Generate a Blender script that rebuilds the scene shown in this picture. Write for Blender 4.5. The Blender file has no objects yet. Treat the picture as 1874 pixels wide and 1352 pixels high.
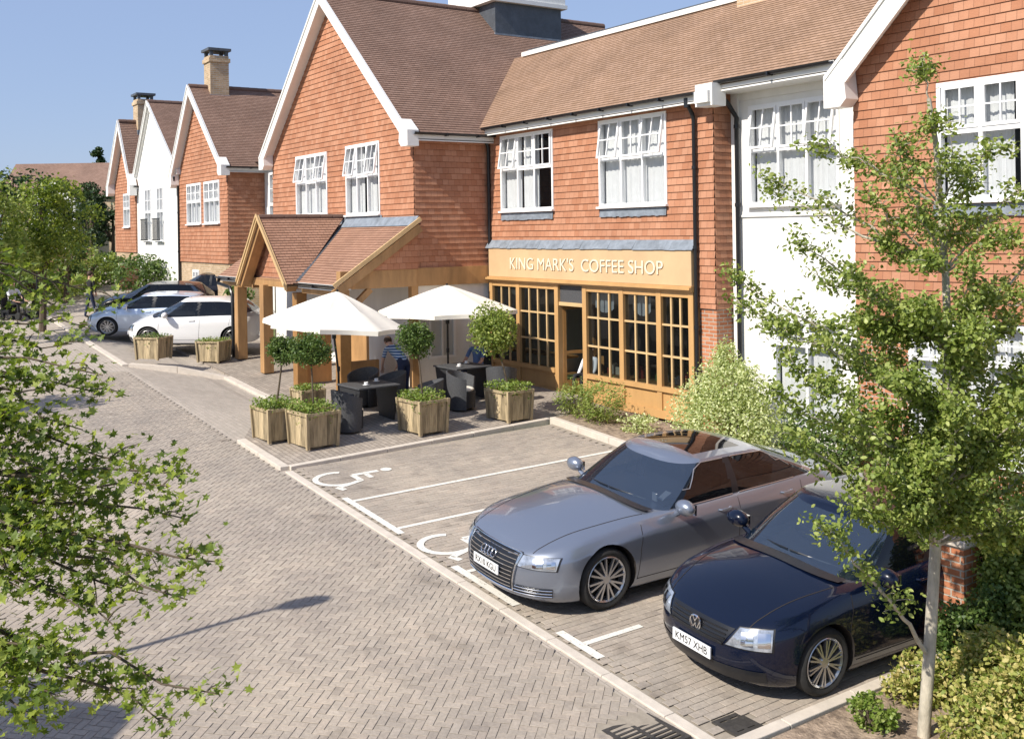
import bpy, bmesh, math, random
from mathutils import Vector, Matrix, noise
from mathutils.bvhtree import BVHTree
R = math.radians
random.seed(7)
S = bpy.context.scene
col = S.collection

# ------------------------------------------------------------------ camera, sky, sun, exposure
TH = R(33.8); ROLL = 0.015
Fw = Vector((-math.cos(TH), math.sin(TH), 0)); Rt = Vector((math.sin(TH), math.cos(TH), 0)); Up = Vector((0, 0, 1))
cr, sr = math.cos(ROLL), math.sin(ROLL)
cx_ = Rt * cr - Up * sr; cy_ = Rt * sr + Up * cr; cz_ = -Fw
cam = bpy.data.cameras.new('camera'); cam_o = bpy.data.objects.new('camera', cam); col.objects.link(cam_o)
cam_o.matrix_world = Matrix(((cx_.x, cy_.x, cz_.x, 0), (cx_.y, cy_.y, cz_.y, 0), (cx_.z, cy_.z, cz_.z, 0), (0, 0, 0, 1)))
cam.sensor_width = 36; cam.lens = 36 * 1910 / 1874; cam.shift_y = -0.135; cam.clip_start = .1; cam.clip_end = 4000
S.camera = cam_o
SUN_AZ = R(5.5); SUN_EL = R(42)          # azimuth measured from -Y towards +X
sv = Vector((math.sin(SUN_AZ) * math.cos(SUN_EL), -math.cos(SUN_AZ) * math.cos(SUN_EL), math.sin(SUN_EL)))
sl = bpy.data.lights.new('sun', 'SUN'); so = bpy.data.objects.new('sun', sl); col.objects.link(so)
sl.energy = 4.4; sl.angle = R(.6); sl.color = (1, .93, .82)
so.rotation_euler = sv.to_track_quat('Z', 'Y').to_euler(); so.location = sv * 60
W = bpy.data.worlds.new('World'); S.world = W; W.use_nodes = True
wn = W.node_tree.nodes; wl = W.node_tree.links
sky = wn.new('ShaderNodeTexSky'); sky.sky_type = 'NISHITA'; sky.sun_disc = False
sky.sun_elevation = SUN_EL; sky.sun_rotation = R(180) - SUN_AZ; sky.air_density = 1.0; sky.dust_density = .6; sky.ozone_density = 1.6
hz = wn.new('ShaderNodeMix'); hz.data_type = 'RGBA'; hz.inputs[0].default_value = .68; hz.inputs[7].default_value = (2.6, 3.4, 5.5, 1)   # summer haze evens the sky out
wl.new(sky.outputs[0], hz.inputs[6]); wl.new(hz.outputs[2], wn['Background'].inputs[0]); wn['Background'].inputs[1].default_value = .10
S.view_settings.view_transform = 'Standard'; S.view_settings.look = 'None'; S.view_settings.exposure = .5; S.view_settings.gamma = 1

# ------------------------------------------------------------------ terrain height
KA, KB = .06, .02
def sst(t):
    t = max(0, min(1, t)); return t * t * (3 - 2 * t)
def gz(x, y):
    return -5.2 - KA * max(x, -62) + KB * max(min(y, 16), -8) - .34 * sst((y - 7.5) / 1.3) * sst((x + 37) / 3.2) * sst((-19.5 - x) / 5)   # the porch stands in a shallow dip
GN = Vector((KA, -KB, 1)).normalized()

# ------------------------------------------------------------------ materials
def new_mat(name):
    m = bpy.data.materials.new(name); m.use_nodes = True
    nt = m.node_tree; b = nt.nodes['Principled BSDF']
    return m, nt, b
def N(nt, t, **k):
    n = nt.nodes.new(t)
    for a, v in k.items(): setattr(n, a, v)
    return n
def c4(c): return (c[0], c[1], c[2], 1)
def pm(name, c, rough=.6, var=.15, scale=4., bump=0., bscale=40., metal=0., coat=0., c2=None, stretch=None, spec=None, isl=0.):
    """a plain surface: base colour with blotchy noise variation and optional bump"""
    m, nt, b = new_mat(name); L = nt.links
    tc = N(nt, 'ShaderNodeTexCoord'); src = tc.outputs['Object']
    if stretch:
        mp = N(nt, 'ShaderNodeMapping'); mp.inputs['Scale'].default_value = stretch; L.new(src, mp.inputs[0]); src = mp.outputs[0]
    nz = N(nt, 'ShaderNodeTexNoise'); nz.inputs['Scale'].default_value = scale; nz.inputs['Detail'].default_value = 6; nz.inputs['Roughness'].default_value = .65
    L.new(src, nz.inputs['Vector'])
    rp = N(nt, 'ShaderNodeValToRGB'); e = rp.color_ramp.elements
    c2 = c2 or c
    e[0].position = .28; e[0].color = c4([x * (1 - var) for x in c]); e[1].position = .72; e[1].color = c4([min(1, x * (1 + var)) for x in c2])
    L.new(nz.outputs[0], rp.inputs[0]); out = rp.outputs[0]
    if isl:
        g = N(nt, 'ShaderNodeNewGeometry'); mr = N(nt, 'ShaderNodeMapRange'); mr.inputs[3].default_value = 1 - isl; mr.inputs[4].default_value = 1 + isl
        L.new(g.outputs['Random Per Island'], mr.inputs[0])
        mx = N(nt, 'ShaderNodeMix', data_type='RGBA', blend_type='MULTIPLY'); mx.inputs[0].default_value = 1
        L.new(out, mx.inputs[6]); L.new(mr.outputs[0], mx.inputs[7]); out = mx.outputs[2]
    L.new(out, b.inputs['Base Color'])
    b.inputs['Roughness'].default_value = rough; b.inputs['Metallic'].default_value = metal
    if spec is not None: b.inputs['Specular IOR Level'].default_value = spec
    if coat: b.inputs['Coat Weight'].default_value = coat; b.inputs['Coat Roughness'].default_value = .04
    if bump:
        n2 = N(nt, 'ShaderNodeTexNoise'); n2.inputs['Scale'].default_value = bscale; n2.inputs['Detail'].default_value = 4
        L.new(src, n2.inputs['Vector'])
        bp = N(nt, 'ShaderNodeBump'); bp.inputs['Strength'].default_value = 1; bp.inputs['Distance'].default_value = bump
        L.new(n2.outputs[0], bp.inputs['Height']); L.new(bp.outputs[0], b.inputs['Normal'])
    return m
def tile_mat(name, a, b2, joint, w, h, rough=.85, js=.006, patch=.25, off=.5, bump=.004, pscale=.7, patchcol=None):
    """unit masonry / tiles laid out in UV metres"""
    m, nt, b = new_mat(name); L = nt.links
    uv = N(nt, 'ShaderNodeUVMap')
    br = N(nt, 'ShaderNodeTexBrick'); br.offset = off
    br.inputs['Color1'].default_value = c4(a); br.inputs['Color2'].default_value = c4(b2); br.inputs['Mortar'].default_value = c4(joint)
    br.inputs['Scale'].default_value = 1; br.inputs['Mortar Size'].default_value = js; br.inputs['Mortar Smooth'].default_value = .3
    br.inputs['Brick Width'].default_value = w; br.inputs['Row Height'].default_value = h; br.inputs['Bias'].default_value = -.1
    L.new(uv.outputs[0], br.inputs['Vector'])
    nz = N(nt, 'ShaderNodeTexNoise'); nz.inputs['Scale'].default_value = pscale; nz.inputs['Detail'].default_value = 8; nz.inputs['Roughness'].default_value = .7
    L.new(uv.outputs[0], nz.inputs['Vector'])
    rp = N(nt, 'ShaderNodeValToRGB'); e = rp.color_ramp.elements
    e[0].position = .3; e[0].color = (1 - patch,) * 3 + (1,); e[1].position = .7; e[1].color = c4(patchcol or (1 + patch, 1 + patch, 1 + patch))
    L.new(nz.outputs[0], rp.inputs[0])
    mx = N(nt, 'ShaderNodeMix', data_type='RGBA', blend_type='MULTIPLY'); mx.inputs[0].default_value = 1
    L.new(br.outputs['Color'], mx.inputs[6]); L.new(rp.outputs[0], mx.inputs[7]); L.new(mx.outputs[2], b.inputs['Base Color'])
    b.inputs['Roughness'].default_value = rough; b.inputs['Specular IOR Level'].default_value = .25
    n2 = N(nt, 'ShaderNodeTexNoise'); n2.inputs['Scale'].default_value = 30; L.new(uv.outputs[0], n2.inputs['Vector'])
    ad = N(nt, 'ShaderNodeMath', operation='MULTIPLY_ADD'); ad.inputs[1].default_value = -1.0; L.new(br.outputs['Fac'], ad.inputs[0]); L.new(n2.outputs[0], ad.inputs[2])
    bp = N(nt, 'ShaderNodeBump'); bp.inputs['Distance'].default_value = bump; L.new(ad.outputs[0], bp.inputs['Height']); L.new(bp.outputs[0], b.inputs['Normal'])
    return m
def leaf_mat(name, a, b2, c3, trans=.35):
    m, nt, b = new_mat(name); L = nt.links
    g = N(nt, 'ShaderNodeNewGeometry')
    rp = N(nt, 'ShaderNodeValToRGB'); e = rp.color_ramp.elements
    e[0].position = 0; e[0].color = c4(a); e[1].position = 1; e[1].color = c4(c3)
    k = e.new(.5); k.color = c4(b2)
    L.new(g.outputs['Random Per Island'], rp.inputs[0])
    tr = N(nt, 'ShaderNodeBsdfTranslucent'); mix = N(nt, 'ShaderNodeMixShader'); mix.inputs[0].default_value = trans
    L.new(rp.outputs[0], b.inputs['Base Color']); b.inputs['Roughness'].default_value = .45; b.inputs['Specular IOR Level'].default_value = .4
    br = N(nt, 'ShaderNodeMix', data_type='RGBA', blend_type='MULTIPLY'); br.inputs[0].default_value = 1; br.inputs[7].default_value = (1.25, 1.3, .5, 1)
    L.new(rp.outputs[0], br.inputs[6]); L.new(br.outputs[2], tr.inputs[0])
    o = nt.nodes['Material Output']; L.new(b.outputs[0], mix.inputs[1]); L.new(tr.outputs[0], mix.inputs[2]); L.new(mix.outputs[0], o.inputs[0])
    return m
def glass_mat(name, tint=(.02, .025, .03), see=.45, rough=.02, gcol=(.55, .62, .66), ior=1.5):
    m, nt, b = new_mat(name); L = nt.links
    b.inputs['Base Color'].default_value = c4(tint); b.inputs['Roughness'].default_value = rough; b.inputs['Specular IOR Level'].default_value = .7; b.inputs['IOR'].default_value = ior
    t = N(nt, 'ShaderNodeBsdfTransparent'); t.inputs[0].default_value = c4(gcol)
    mix = N(nt, 'ShaderNodeMixShader'); mix.inputs[0].default_value = see
    o = nt.nodes['Material Output']; L.new(b.outputs[0], mix.inputs[1]); L.new(t.outputs[0], mix.inputs[2]); L.new(mix.outputs[0], o.inputs[0])
    return m

M = {}
M['hung'] = tile_mat('hung_tile', (.41, .178, .10), (.51, .255, .158), (.29, .13, .08), .165, .145, patch=.22, js=.0035, pscale=.6, patchcol=(1.1, 1.14, 1.14))
M['roof'] = tile_mat('roof_tile', (.30, .19, .125), (.36, .235, .165), (.20, .13, .09), .165, .1, patch=.2, js=.005, pscale=.5, bump=.006)
M['roof_b'] = tile_mat('roof_tile_brown', (.225, .14, .105), (.27, .175, .135), (.15, .095, .075), .165, .1, patch=.2, js=.005, pscale=.5, bump=.006)
M['roof_c'] = tile_mat('porch_tile', (.31, .175, .12), (.37, .215, .15), (.19, .105, .075), .165, .1, patch=.15, js=.005, pscale=.8, bump=.006)
M['brick'] = tile_mat('red_brick', (.42, .16, .08), (.55, .25, .14), (.45, .40, .34), .225, .075, patch=.2, js=.01, pscale=1.5)
M['bbrick'] = tile_mat('buff_brick', (.42, .29, .17), (.55, .40, .26), (.5, .45, .36), .225, .075, patch=.25, js=.01, pscale=1)
M['white'] = pm('white_render', (.77, .76, .73), .85, .07, 1.6, bump=.0012, bscale=60, stretch=(1.6, 1.6, .35))
M['upvc'] = pm('white_window_frame', (.84, .84, .84), .35, .02, 2)
M['wpaint'] = pm('white_painted_timber', (.80, .79, .76), .5, .05, 3, bump=.0006, bscale=20)
M['black'] = pm('black_plastic', (.012, .013, .016), .35, .2, 4)
M['lead'] = pm('lead_sheet', (.20, .23, .27), .6, .35, 5, bump=.006, bscale=12)
M['leadd'] = pm('dark_lead', (.075, .085, .10), .5, .3, 3, bump=.004, bscale=10)
M['oak'] = pm('golden_oak', (.38, .215, .09), .6, .32, 3, bump=.0015, bscale=30, stretch=(1, 1, .25))
M['oaks'] = pm('shopfront_oak', (.52, .305, .125), .5, .14, 3, bump=.001, bscale=30, stretch=(1, 1, .25))
M['letter'] = pm('sign_letter_paint', (.72, .64, .50), .6, .1, 6)
M['signb'] = pm('sign_board_paint', (.56, .39, .22), .6, .1, 1.2, bump=.001, bscale=30)
M['oakp'] = pm('pale_oak', (.58, .40, .20), .6, .16, 1.6, bump=.001, bscale=30, stretch=(.4, 1, 1.5))
M['oakd'] = pm('dark_oak', (.30, .155, .05), .6, .2, 3, bump=.0015, bscale=30)
M['crate'] = pm('weathered_planter_wood', (.20, .155, .09), .88, .35, 7, bump=.005, bscale=25, stretch=(1.5, 1.5, .2), c2=(.40, .315, .19), isl=.25)
M['kerb'] = pm('kerb_stone', (.56, .50, .43), .85, .12, 6, bump=.002, bscale=60)
M['paint'] = pm('road_marking_paint', (.74, .72, .66), .8, .12, 12, bump=.001, bscale=80)
def worn_paint():
    m, nt, b = new_mat('road_marking_paint'); L = nt.links; tc = N(nt, 'ShaderNodeTexCoord'); nz = N(nt, 'ShaderNodeTexNoise'); nz.inputs['Scale'].default_value = 22; nz.inputs['Detail'].default_value = 9; nz.inputs['Roughness'].default_value = .75
    L.new(tc.outputs['Object'], nz.inputs['Vector']); rp = N(nt, 'ShaderNodeValToRGB'); e = rp.color_ramp.elements; e[0].position = .56; e[0].color = (0, 0, 0, 1); e[1].position = .66; e[1].color = (.85, .85, .85, 1); L.new(nz.outputs[0], rp.inputs[0])
    b.inputs['Base Color'].default_value = (.70, .68, .62, 1); b.inputs['Roughness'].default_value = .8; t = N(nt, 'ShaderNodeBsdfTransparent'); mx = N(nt, 'ShaderNodeMixShader'); L.new(rp.outputs[0], mx.inputs[0]); L.new(b.outputs[0], mx.inputs[1]); L.new(t.outputs[0], mx.inputs[2]); L.new(mx.outputs[0], nt.nodes['Material Output'].inputs[0]); return m
M['paint'] = worn_paint()
M['joint'] = pm('jointing_sand', (.30, .26, .21), .95, .2, 8)
M['soil'] = pm('bark_soil', (.16, .11, .08), .95, .55, 9, bump=.02, bscale=30, c2=(.30, .23, .17))
M['grass'] = pm('rough_ground', (.12, .15, .05), .95, .4, 2, bump=.02, bscale=20)
M['tarmac'] = tile_mat('pale_paving', (.38, .335, .285), (.44, .385, .33), (.30, .26, .22), .2, .1, js=.004, patch=.1)
M['iron'] = pm('cast_iron', (.05, .045, .04), .6, .3, 20, bump=.002, bscale=50)
M['dark'] = pm('dark_interior', (.018, .014, .012), .8, .2, 3)
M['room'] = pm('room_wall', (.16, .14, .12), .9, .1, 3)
M['curtain'] = pm('net_curtain', (.72, .72, .72), .9, .06, 6)
M['glass'] = glass_mat('window_glass', see=.86, gcol=(.93, .95, .96))
M['sglass'] = glass_mat('shop_glass', see=.62, tint=(.012, .012, .012))
M['cglass'] = glass_mat('car_glass', tint=(.012, .022, .04), see=.38, gcol=(.5, .56, .62), rough=.015, ior=2.6)
M['sgdark'] = glass_mat('side_glass', tint=(.004, .005, .007), see=.25, gcol=(.3, .3, .3), rough=.02)
M['canvas'] = pm('cream_canvas', (.80, .76, .67), .9, .05, 4, bump=.002, bscale=6)
M['rattan'] = pm('black_rattan', (.022, .023, .026), .55, .3, 30, bump=.004, bscale=90)
M['rattang'] = pm('grey_rattan', (.07, .072, .078), .6, .3, 30, bump=.004, bscale=90)
M['bark'] = pm('pale_bark', (.44, .40, .32), .9, .35, 14, bump=.006, bscale=40, stretch=(1, 1, .4))
M['barkd'] = pm('dark_bark', (.10, .075, .05), .9, .3, 14, bump=.008, bscale=40, stretch=(1, 1, .3))
M['leafR'] = leaf_mat('leaf_bright', (.11, .16, .03), (.23, .30, .06), (.42, .47, .15))
M['leafL'] = leaf_mat('leaf_maple', (.075, .12, .018), (.17, .235, .035), (.36, .41, .08), .42)
M['leafD'] = leaf_mat('leaf_dark', (.02, .042, .015), (.035, .07, .02), (.06, .10, .03), .2)
M['leafB'] = leaf_mat('leaf_box', (.045, .09, .02), (.09, .15, .03), (.16, .22, .06), .25)
M['leafV'] = leaf_mat('leaf_variegated', (.22, .29, .09), (.50, .55, .27), (.78, .80, .52), .35)
M['leafY'] = leaf_mat('leaf_yellow', (.14, .20, .03), (.34, .36, .09), (.62, .52, .22), .3)
M['leafP'] = leaf_mat('leaf_trailing', (.10, .17, .025), (.19, .27, .045), (.30, .36, .10), .35)
M['skin'] = pm('skin', (.55, .33, .24), .5, .05, 5)
M['hairg'] = pm('grey_hair', (.55, .53, .50), .8, .2, 40)
M['hairb'] = pm('brown_hair', (.06, .035, .02), .7, .2, 40)
M['chrome'] = pm('chrome', (.75, .76, .78), .12, .03, 3, metal=1)
M['alloy'] = pm('alloy', (.55, .55, .56), .28, .05, 3, metal=.85)
M['tyre'] = pm('tyre_rubber', (.018, .018, .018), .8, .2, 20, bump=.002, bscale=60)
M['plate'] = pm('plate_white', (.78, .79, .80), .4, .02, 3)
M['lamp'] = pm('headlamp_lens', (.42, .46, .52), .08, .5, 14, metal=.55, coat=1)
M['ink'] = pm('plate_ink', (.03, .03, .03), .5, .02, 3)

# ------------------------------------------------------------------ mesh builder and scene helpers
def tag(o, label=None, cat=None, group=None, kind=None):
    if label: o['label'] = label
    if cat: o['category'] = cat
    if group: o['group'] = group
    if kind: o['kind'] = kind
    return o
def thing(name, label, cat, loc=(0, 0, 0), rz=0, group=None):
    o = bpy.data.objects.new(name, None); col.objects.link(o); o.location = loc; o.rotation_euler = (0, 0, rz)
    o.empty_display_size = .2
    return tag(o, label, cat, group)
class MB:
    def __init__(s): s.v = []; s.f = []; s.m = []; s.uv = []; s.cm = 0; s.T = None
    def _add(s, pts):
        b = len(s.v)
        for p in pts:
            p = Vector(p)
            if s.T is not None: p = s.T @ p
            s.v.append(p)
        return b
    def poly(s, pts, uv=None):
        b = s._add(pts); s.f.append(tuple(range(b, b + len(pts)))); s.m.append(s.cm); s.uv.append(uv)
    def faces(s, pts, fs, uvs=None):
        b = s._add(pts)
        for i, f in enumerate(fs):
            s.f.append(tuple(b + k for k in f)); s.m.append(s.cm); s.uv.append(uvs[i] if uvs else None)
    def box(s, x0, x1, y0, y1, z0, z1):
        x0, x1 = min(x0, x1), max(x0, x1); y0, y1 = min(y0, y1), max(y0, y1); z0, z1 = min(z0, z1), max(z0, z1)
        s.faces([(x0, y0, z0), (x1, y0, z0), (x1, y1, z0), (x0, y1, z0), (x0, y0, z1), (x1, y0, z1), (x1, y1, z1), (x0, y1, z1)],
                [(0, 3, 2, 1), (4, 5, 6, 7), (0, 1, 5, 4), (1, 2, 6, 5), (2, 3, 7, 6), (3, 0, 4, 7)],
                [[(x0, y0), (x0, y1), (x1, y1), (x1, y0)], [(x0, y0), (x1, y0), (x1, y1), (x0, y1)], [(x0, z0), (x1, z0), (x1, z1), (x0, z1)],
                 [(y0, z0), (y1, z0), (y1, z1), (y0, z1)], [(x1, z0), (x0, z0), (x0, z1), (x1, z1)], [(y1, z0), (y0, z0), (y0, z1), (y1, z1)]])
    def bar(s, a, b, w, h, up=(0, 0, 1)):
        """a rectangular bar from a to b, w across, h along up"""
        a, b = Vector(a), Vector(b); d = (b - a).normalized(); u = Vector(up); sd = d.cross(u)
        if sd.length < 1e-4: sd = d.cross(Vector((0, 1, 0)))
        sd.normalize(); u = sd.cross(d).normalized(); P = []
        for q in (a, b):
            for i, j in ((-1, -1), (1, -1), (1, 1), (-1, 1)): P.append(q + sd * i * w / 2 + u * j * h / 2)
        l = (b - a).length; ru = random.random() * 3
        sides = [[(ru, 0), (ru + w, 0), (ru + w, l), (ru, l)]] * 4
        s.faces(P, [(3, 2, 1, 0), (4, 5, 6, 7), (0, 1, 5, 4), (1, 2, 6, 5), (2, 3, 7, 6), (3, 0, 4, 7)], [[(0, 0), (w, 0), (w, h), (0, h)]] * 2 + sides)
    def tube(s, pts, rad, n=8, cap=True):
        pts = [Vector(p) for p in pts]; rs = rad if isinstance(rad, (list, tuple)) else [rad] * len(pts)
        P = []; u = None
        for i, p in enumerate(pts):
            d = (pts[min(i + 1, len(pts) - 1)] - pts[max(i - 1, 0)]).normalized()
            if u is None:
                u = d.cross(Vector((0, 0, 1)))
                if u.length < .05: u = d.cross(Vector((1, 0, 0)))
            u = (u - d * u.dot(d)).normalized(); w = d.cross(u)
            for k in range(n):
                a = 2 * math.pi * k / n; P.append(p + (u * math.cos(a) + w * math.sin(a)) * rs[i])
        F = []
        for i in range(len(pts) - 1):
            for k in range(n):
                F.append((i * n + k, i * n + (k + 1) % n, (i + 1) * n + (k + 1) % n, (i + 1) * n + k))
        if cap: F.append(tuple(range(n - 1, -1, -1))); F.append(tuple((len(pts) - 1) * n + k for k in range(n)))
        s.faces(P, F)
    def lathe(s, prof, n=24, axis='z', c=(0, 0, 0), close=False):
        """prof: list of (r, h)"""
        P = []; c = Vector(c)
        for r, h in prof:
            for k in range(n):
                a = 2 * math.pi * k / n; x, y = r * math.cos(a), r * math.sin(a)
                P.append(c + (Vector((x, y, h)) if axis == 'z' else Vector((x, h, y)) if axis == 'y' else Vector((h, x, y))))
        F = []
        for i in range(len(prof) - 1):
            for k in range(n):
                F.append((i * n + k, i * n + (k + 1) % n, (i + 1) * n + (k + 1) % n, (i + 1) * n + k))
        s.faces(P, F)
    def ball(s, c, r, n=10, sc=(1, 1, 1)):
        P = []; F = []; m = n // 2 + 1; c = Vector(c)
        for i in range(m + 1):
            t = math.pi * i / m
            for k in range(n):
                a = 2 * math.pi * k / n
                P.append(c + Vector((r * sc[0] * math.sin(t) * math.cos(a), r * sc[1] * math.sin(t) * math.sin(a), r * sc[2] * math.cos(t))))
        for i in range(m):
            for k in range(n): F.append((i * n + k, (i + 1) * n + k, (i + 1) * n + (k + 1) % n, i * n + (k + 1) % n))
        s.faces(P, F)
    def grid(s, P, nu, nv, uv=False):
        s.faces(P, [(i * nv + j, (i + 1) * nv + j, (i + 1) * nv + j + 1, i * nv + j + 1) for i in range(nu - 1) for j in range(nv - 1)])
    def build(s, name, mats, parent=None, smooth=False, off=None, bevel=0, weld=False):
        me = bpy.data.meshes.new(name); o_ = Vector(off) if off is not None else Vector()
        me.from_pydata([v - o_ for v in s.v], [], s.f)
        for m in (mats if isinstance(mats, (list, tuple)) else [mats]): me.materials.append(m)
        me.polygons.foreach_set('material_index', s.m)
        if any(u is not None for u in s.uv):
            ul = me.uv_layers.new(name='UVMap').data
            k = 0
            for f, u in zip(s.f, s.uv):
                for j in range(len(f)):
                    if u is not None: ul[k].uv = u[j]
                    k += 1
        if smooth:
            me.polygons.foreach_set('use_smooth', [True] * len(s.f))
        if weld or smooth == 'w':
            bm = bmesh.new(); bm.from_mesh(me); bmesh.ops.remove_doubles(bm, verts=bm.verts, dist=1e-4)
            bmesh.ops.recalc_face_normals(bm, faces=bm.faces); bm.to_mesh(me); bm.free()
        me.update()
        if smooth:
            try: me.set_sharp_from_angle(angle=R(38))
            except Exception: pass
        o = bpy.data.objects.new(name, me); col.objects.link(o)
        if parent is not None: o.parent = parent
        if bevel:
            bv = o.modifiers.new('bevel', 'BEVEL'); bv.width = bevel; bv.segments = 2; bv.limit_method = 'ANGLE'
        return o
def quick(name, mats, parent, fn, off=None, **k):
    mb = MB(); fn(mb); return mb.build(name, mats, parent, off=off, **k)
def kids(o): return [c for c in col.objects if c.parent == o]
def copy_tree(o, parent=None):
    c = o.copy(); col.objects.link(c)
    if parent is not None: c.parent = parent
    for ch in KID.get(o.name, None) or kids(o): copy_tree(ch, c)
    return c
KID = {}
def text_mesh(name, txt, size, depth, mat, parent, mw, align='CENTER', sx=1.0):
    cu = bpy.data.curves.new(name, 'FONT'); cu.body = txt; cu.size = size; cu.extrude = depth; cu.align_x = align; cu.align_y = 'CENTER'
    t = bpy.data.objects.new(name + '_t', cu); col.objects.link(t)
    bpy.context.view_layer.update()
    me = bpy.data.meshes.new_from_object(t.evaluated_get(bpy.context.evaluated_depsgraph_get()))
    bpy.data.objects.remove(t); bpy.data.curves.remove(cu)
    me.transform(mw @ Matrix.Diagonal((sx, 1, 1, 1))); me.materials.clear(); me.materials.append(mat)
    o = bpy.data.objects.new(name, me); me.name = name; col.objects.link(o); o.parent = parent
    return o

# ---- courses of tiles: every row of a sloping or hanging surface is its own lifted strip
def clip_v(poly, v0, v1):
    def half(pl, sgn, lim):
        out = []
        for i in range(len(pl)):
            a, b = pl[i], pl[(i + 1) % len(pl)]
            ia, ib = sgn * (a[1] - lim) >= -1e-9, sgn * (b[1] - lim) >= -1e-9
            if ia: out.append(a)
            if ia != ib:
                t = (lim - a[1]) / (b[1] - a[1]); out.append((a[0] + t * (b[0] - a[0]), lim))
        return out
    p = half(poly, 1, v0)
    return half(p, -1, v1) if len(p) >= 3 else []
def courses(mb, O, U, V, Nn, polys, gauge, lift):
    O, U, V, Nn = Vector(O), Vector(U).normalized(), Vector(V).normalized(), Vector(Nn).normalized()
    for poly in polys:
        vmin = min(p[1] for p in poly); vmax = max(p[1] for p in poly)
        k0 = int(math.floor(vmin / gauge + 1e-6)); k1 = int(math.ceil(vmax / gauge - 1e-6))
        for k in range(k0, k1):
            a, b = k * gauge, (k + 1) * gauge
            q = clip_v(poly, a, b)
            if len(q) < 3: continue
            q = [p for i, p in enumerate(q) if (Vector(p) - Vector(q[i - 1])).length > 1e-5]
            if len(q) < 3: continue
            def P(p, l=None): return O + U * p[0] + V * p[1] + Nn * ((lift * (1 - (p[1] - a) / gauge) + .001) if l is None else l)
            mb.poly([P(p) for p in q], [p for p in q])
            bt = sorted([p for p in q if abs(p[1] - a) < 1e-6], key=lambda p: p[0])
            if len(bt) >= 2:
                x0, x1 = bt[0], bt[-1]
                mb.poly([P(x0, 0), P(x1, 0), P(x1), P(x0)], [(x0[0], a - .01), (x1[0], a - .01), (x1[0], a), (x0[0], a)])
def rects_minus(u0, u1, v0, v1, holes):
    """convex rectangles covering [u0,u1]x[v0,v1] without the holes (hu0,hu1,hv0,hv1)"""
    vs = sorted({v0, v1} | {min(max(h[2], v0), v1) for h in holes} | {min(max(h[3], v0), v1) for h in holes})
    out = []
    for a, b in zip(vs, vs[1:]):
        if b - a < 1e-6: continue
        m = (a + b) / 2; hs = sorted([(h[0], h[1]) for h in holes if h[2] < m < h[3]]); x = u0
        for h0, h1 in hs:
            if h0 > x: out.append([(x, a), (h0, a), (h0, b), (x, b)])
            x = max(x, h1)
        if x < u1: out.append([(x, a), (u1, a), (u1, b), (x, b)])
    return out
# ------------------------------------------------------------------ ground, paving, kerbs, markings
def struct(o): o['kind'] = 'structure'; return o
def sheet(name, x0, x1, y0, y1, dz, mat, nx=1, ny=1):
    mb = MB()
    fx_ = [-32 + .5 * i for i in range(27)] if x0 < -19 else []; fy_ = [8.4 + .2 * i for i in range(10)] if x0 < -19 else []
    xs = sorted(set([q for q in fx_ if x0 < q < x1] + [x0 + (x1 - x0) * i / nx for i in range(nx + 1)] + ([-62] if x0 < -62 < x1 else [])))
    ys = sorted(set([q for q in fy_ if y0 < q < y1] + [y0 + (y1 - y0) * i / ny for i in range(ny + 1)] + [q for q in (-8, 16) if y0 < q < y1]))
    for a, b in zip(xs, xs[1:]):
        for c, d in zip(ys, ys[1:]):
            mb.poly([(x, y, gz(x, y) + dz) for x, y in ((a, c), (b, c), (b, d), (a, d))], [(a, c), (b, c), (b, d), (a, d)])
    return struct(mb.build(name, mat))
def flat(name, pts, dz, mat, skirt=0):
    mb = MB(); P = [(x, y, gz(x, y) + dz) for x, y in pts]
    if name == 'terrace_paving':
        y = 6.7
        while y < 14.3:
            q = clip_v(pts, y, y + .25)
            if len(q) >= 3:
                q = [(v, u) for u, v in q]; x = -32.0
                while x < -17:
                    w = clip_v(q, x, x + .6)
                    if len(w) >= 3: mb.poly([(v, u, gz(v, u) + dz) for u, v in w][::1], [(v, u) for u, v in w])
                    x += .6
            y += .25
        mb2 = bmesh.new()
    else: mb.poly(P, pts)
    if skirt:
        for i in range(len(P)):
            a, b = P[i], P[(i + 1) % len(P)]
            mb.poly([(a[0], a[1], a[2] - skirt), (b[0], b[1], b[2] - skirt), b, a], [(0, 0), (1, 0), (1, .1), (0, .1)])
    return struct(mb.build(name, mat))
sheet('terrain', -900, 300, -500, 700, -.06, M['grass'], 12, 8)
sheet('road_bed', -75, 10, -9, 6.72, -.012, M['tarmac'], 10, 2)
sheet('parking_bed', -17.2, -6.7, 6.72, 12.45, -.010, M['joint'])
sheet('parking_bed_far', -64, -19, 6.72, 12, -.014, M['tarmac'], 4)

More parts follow.
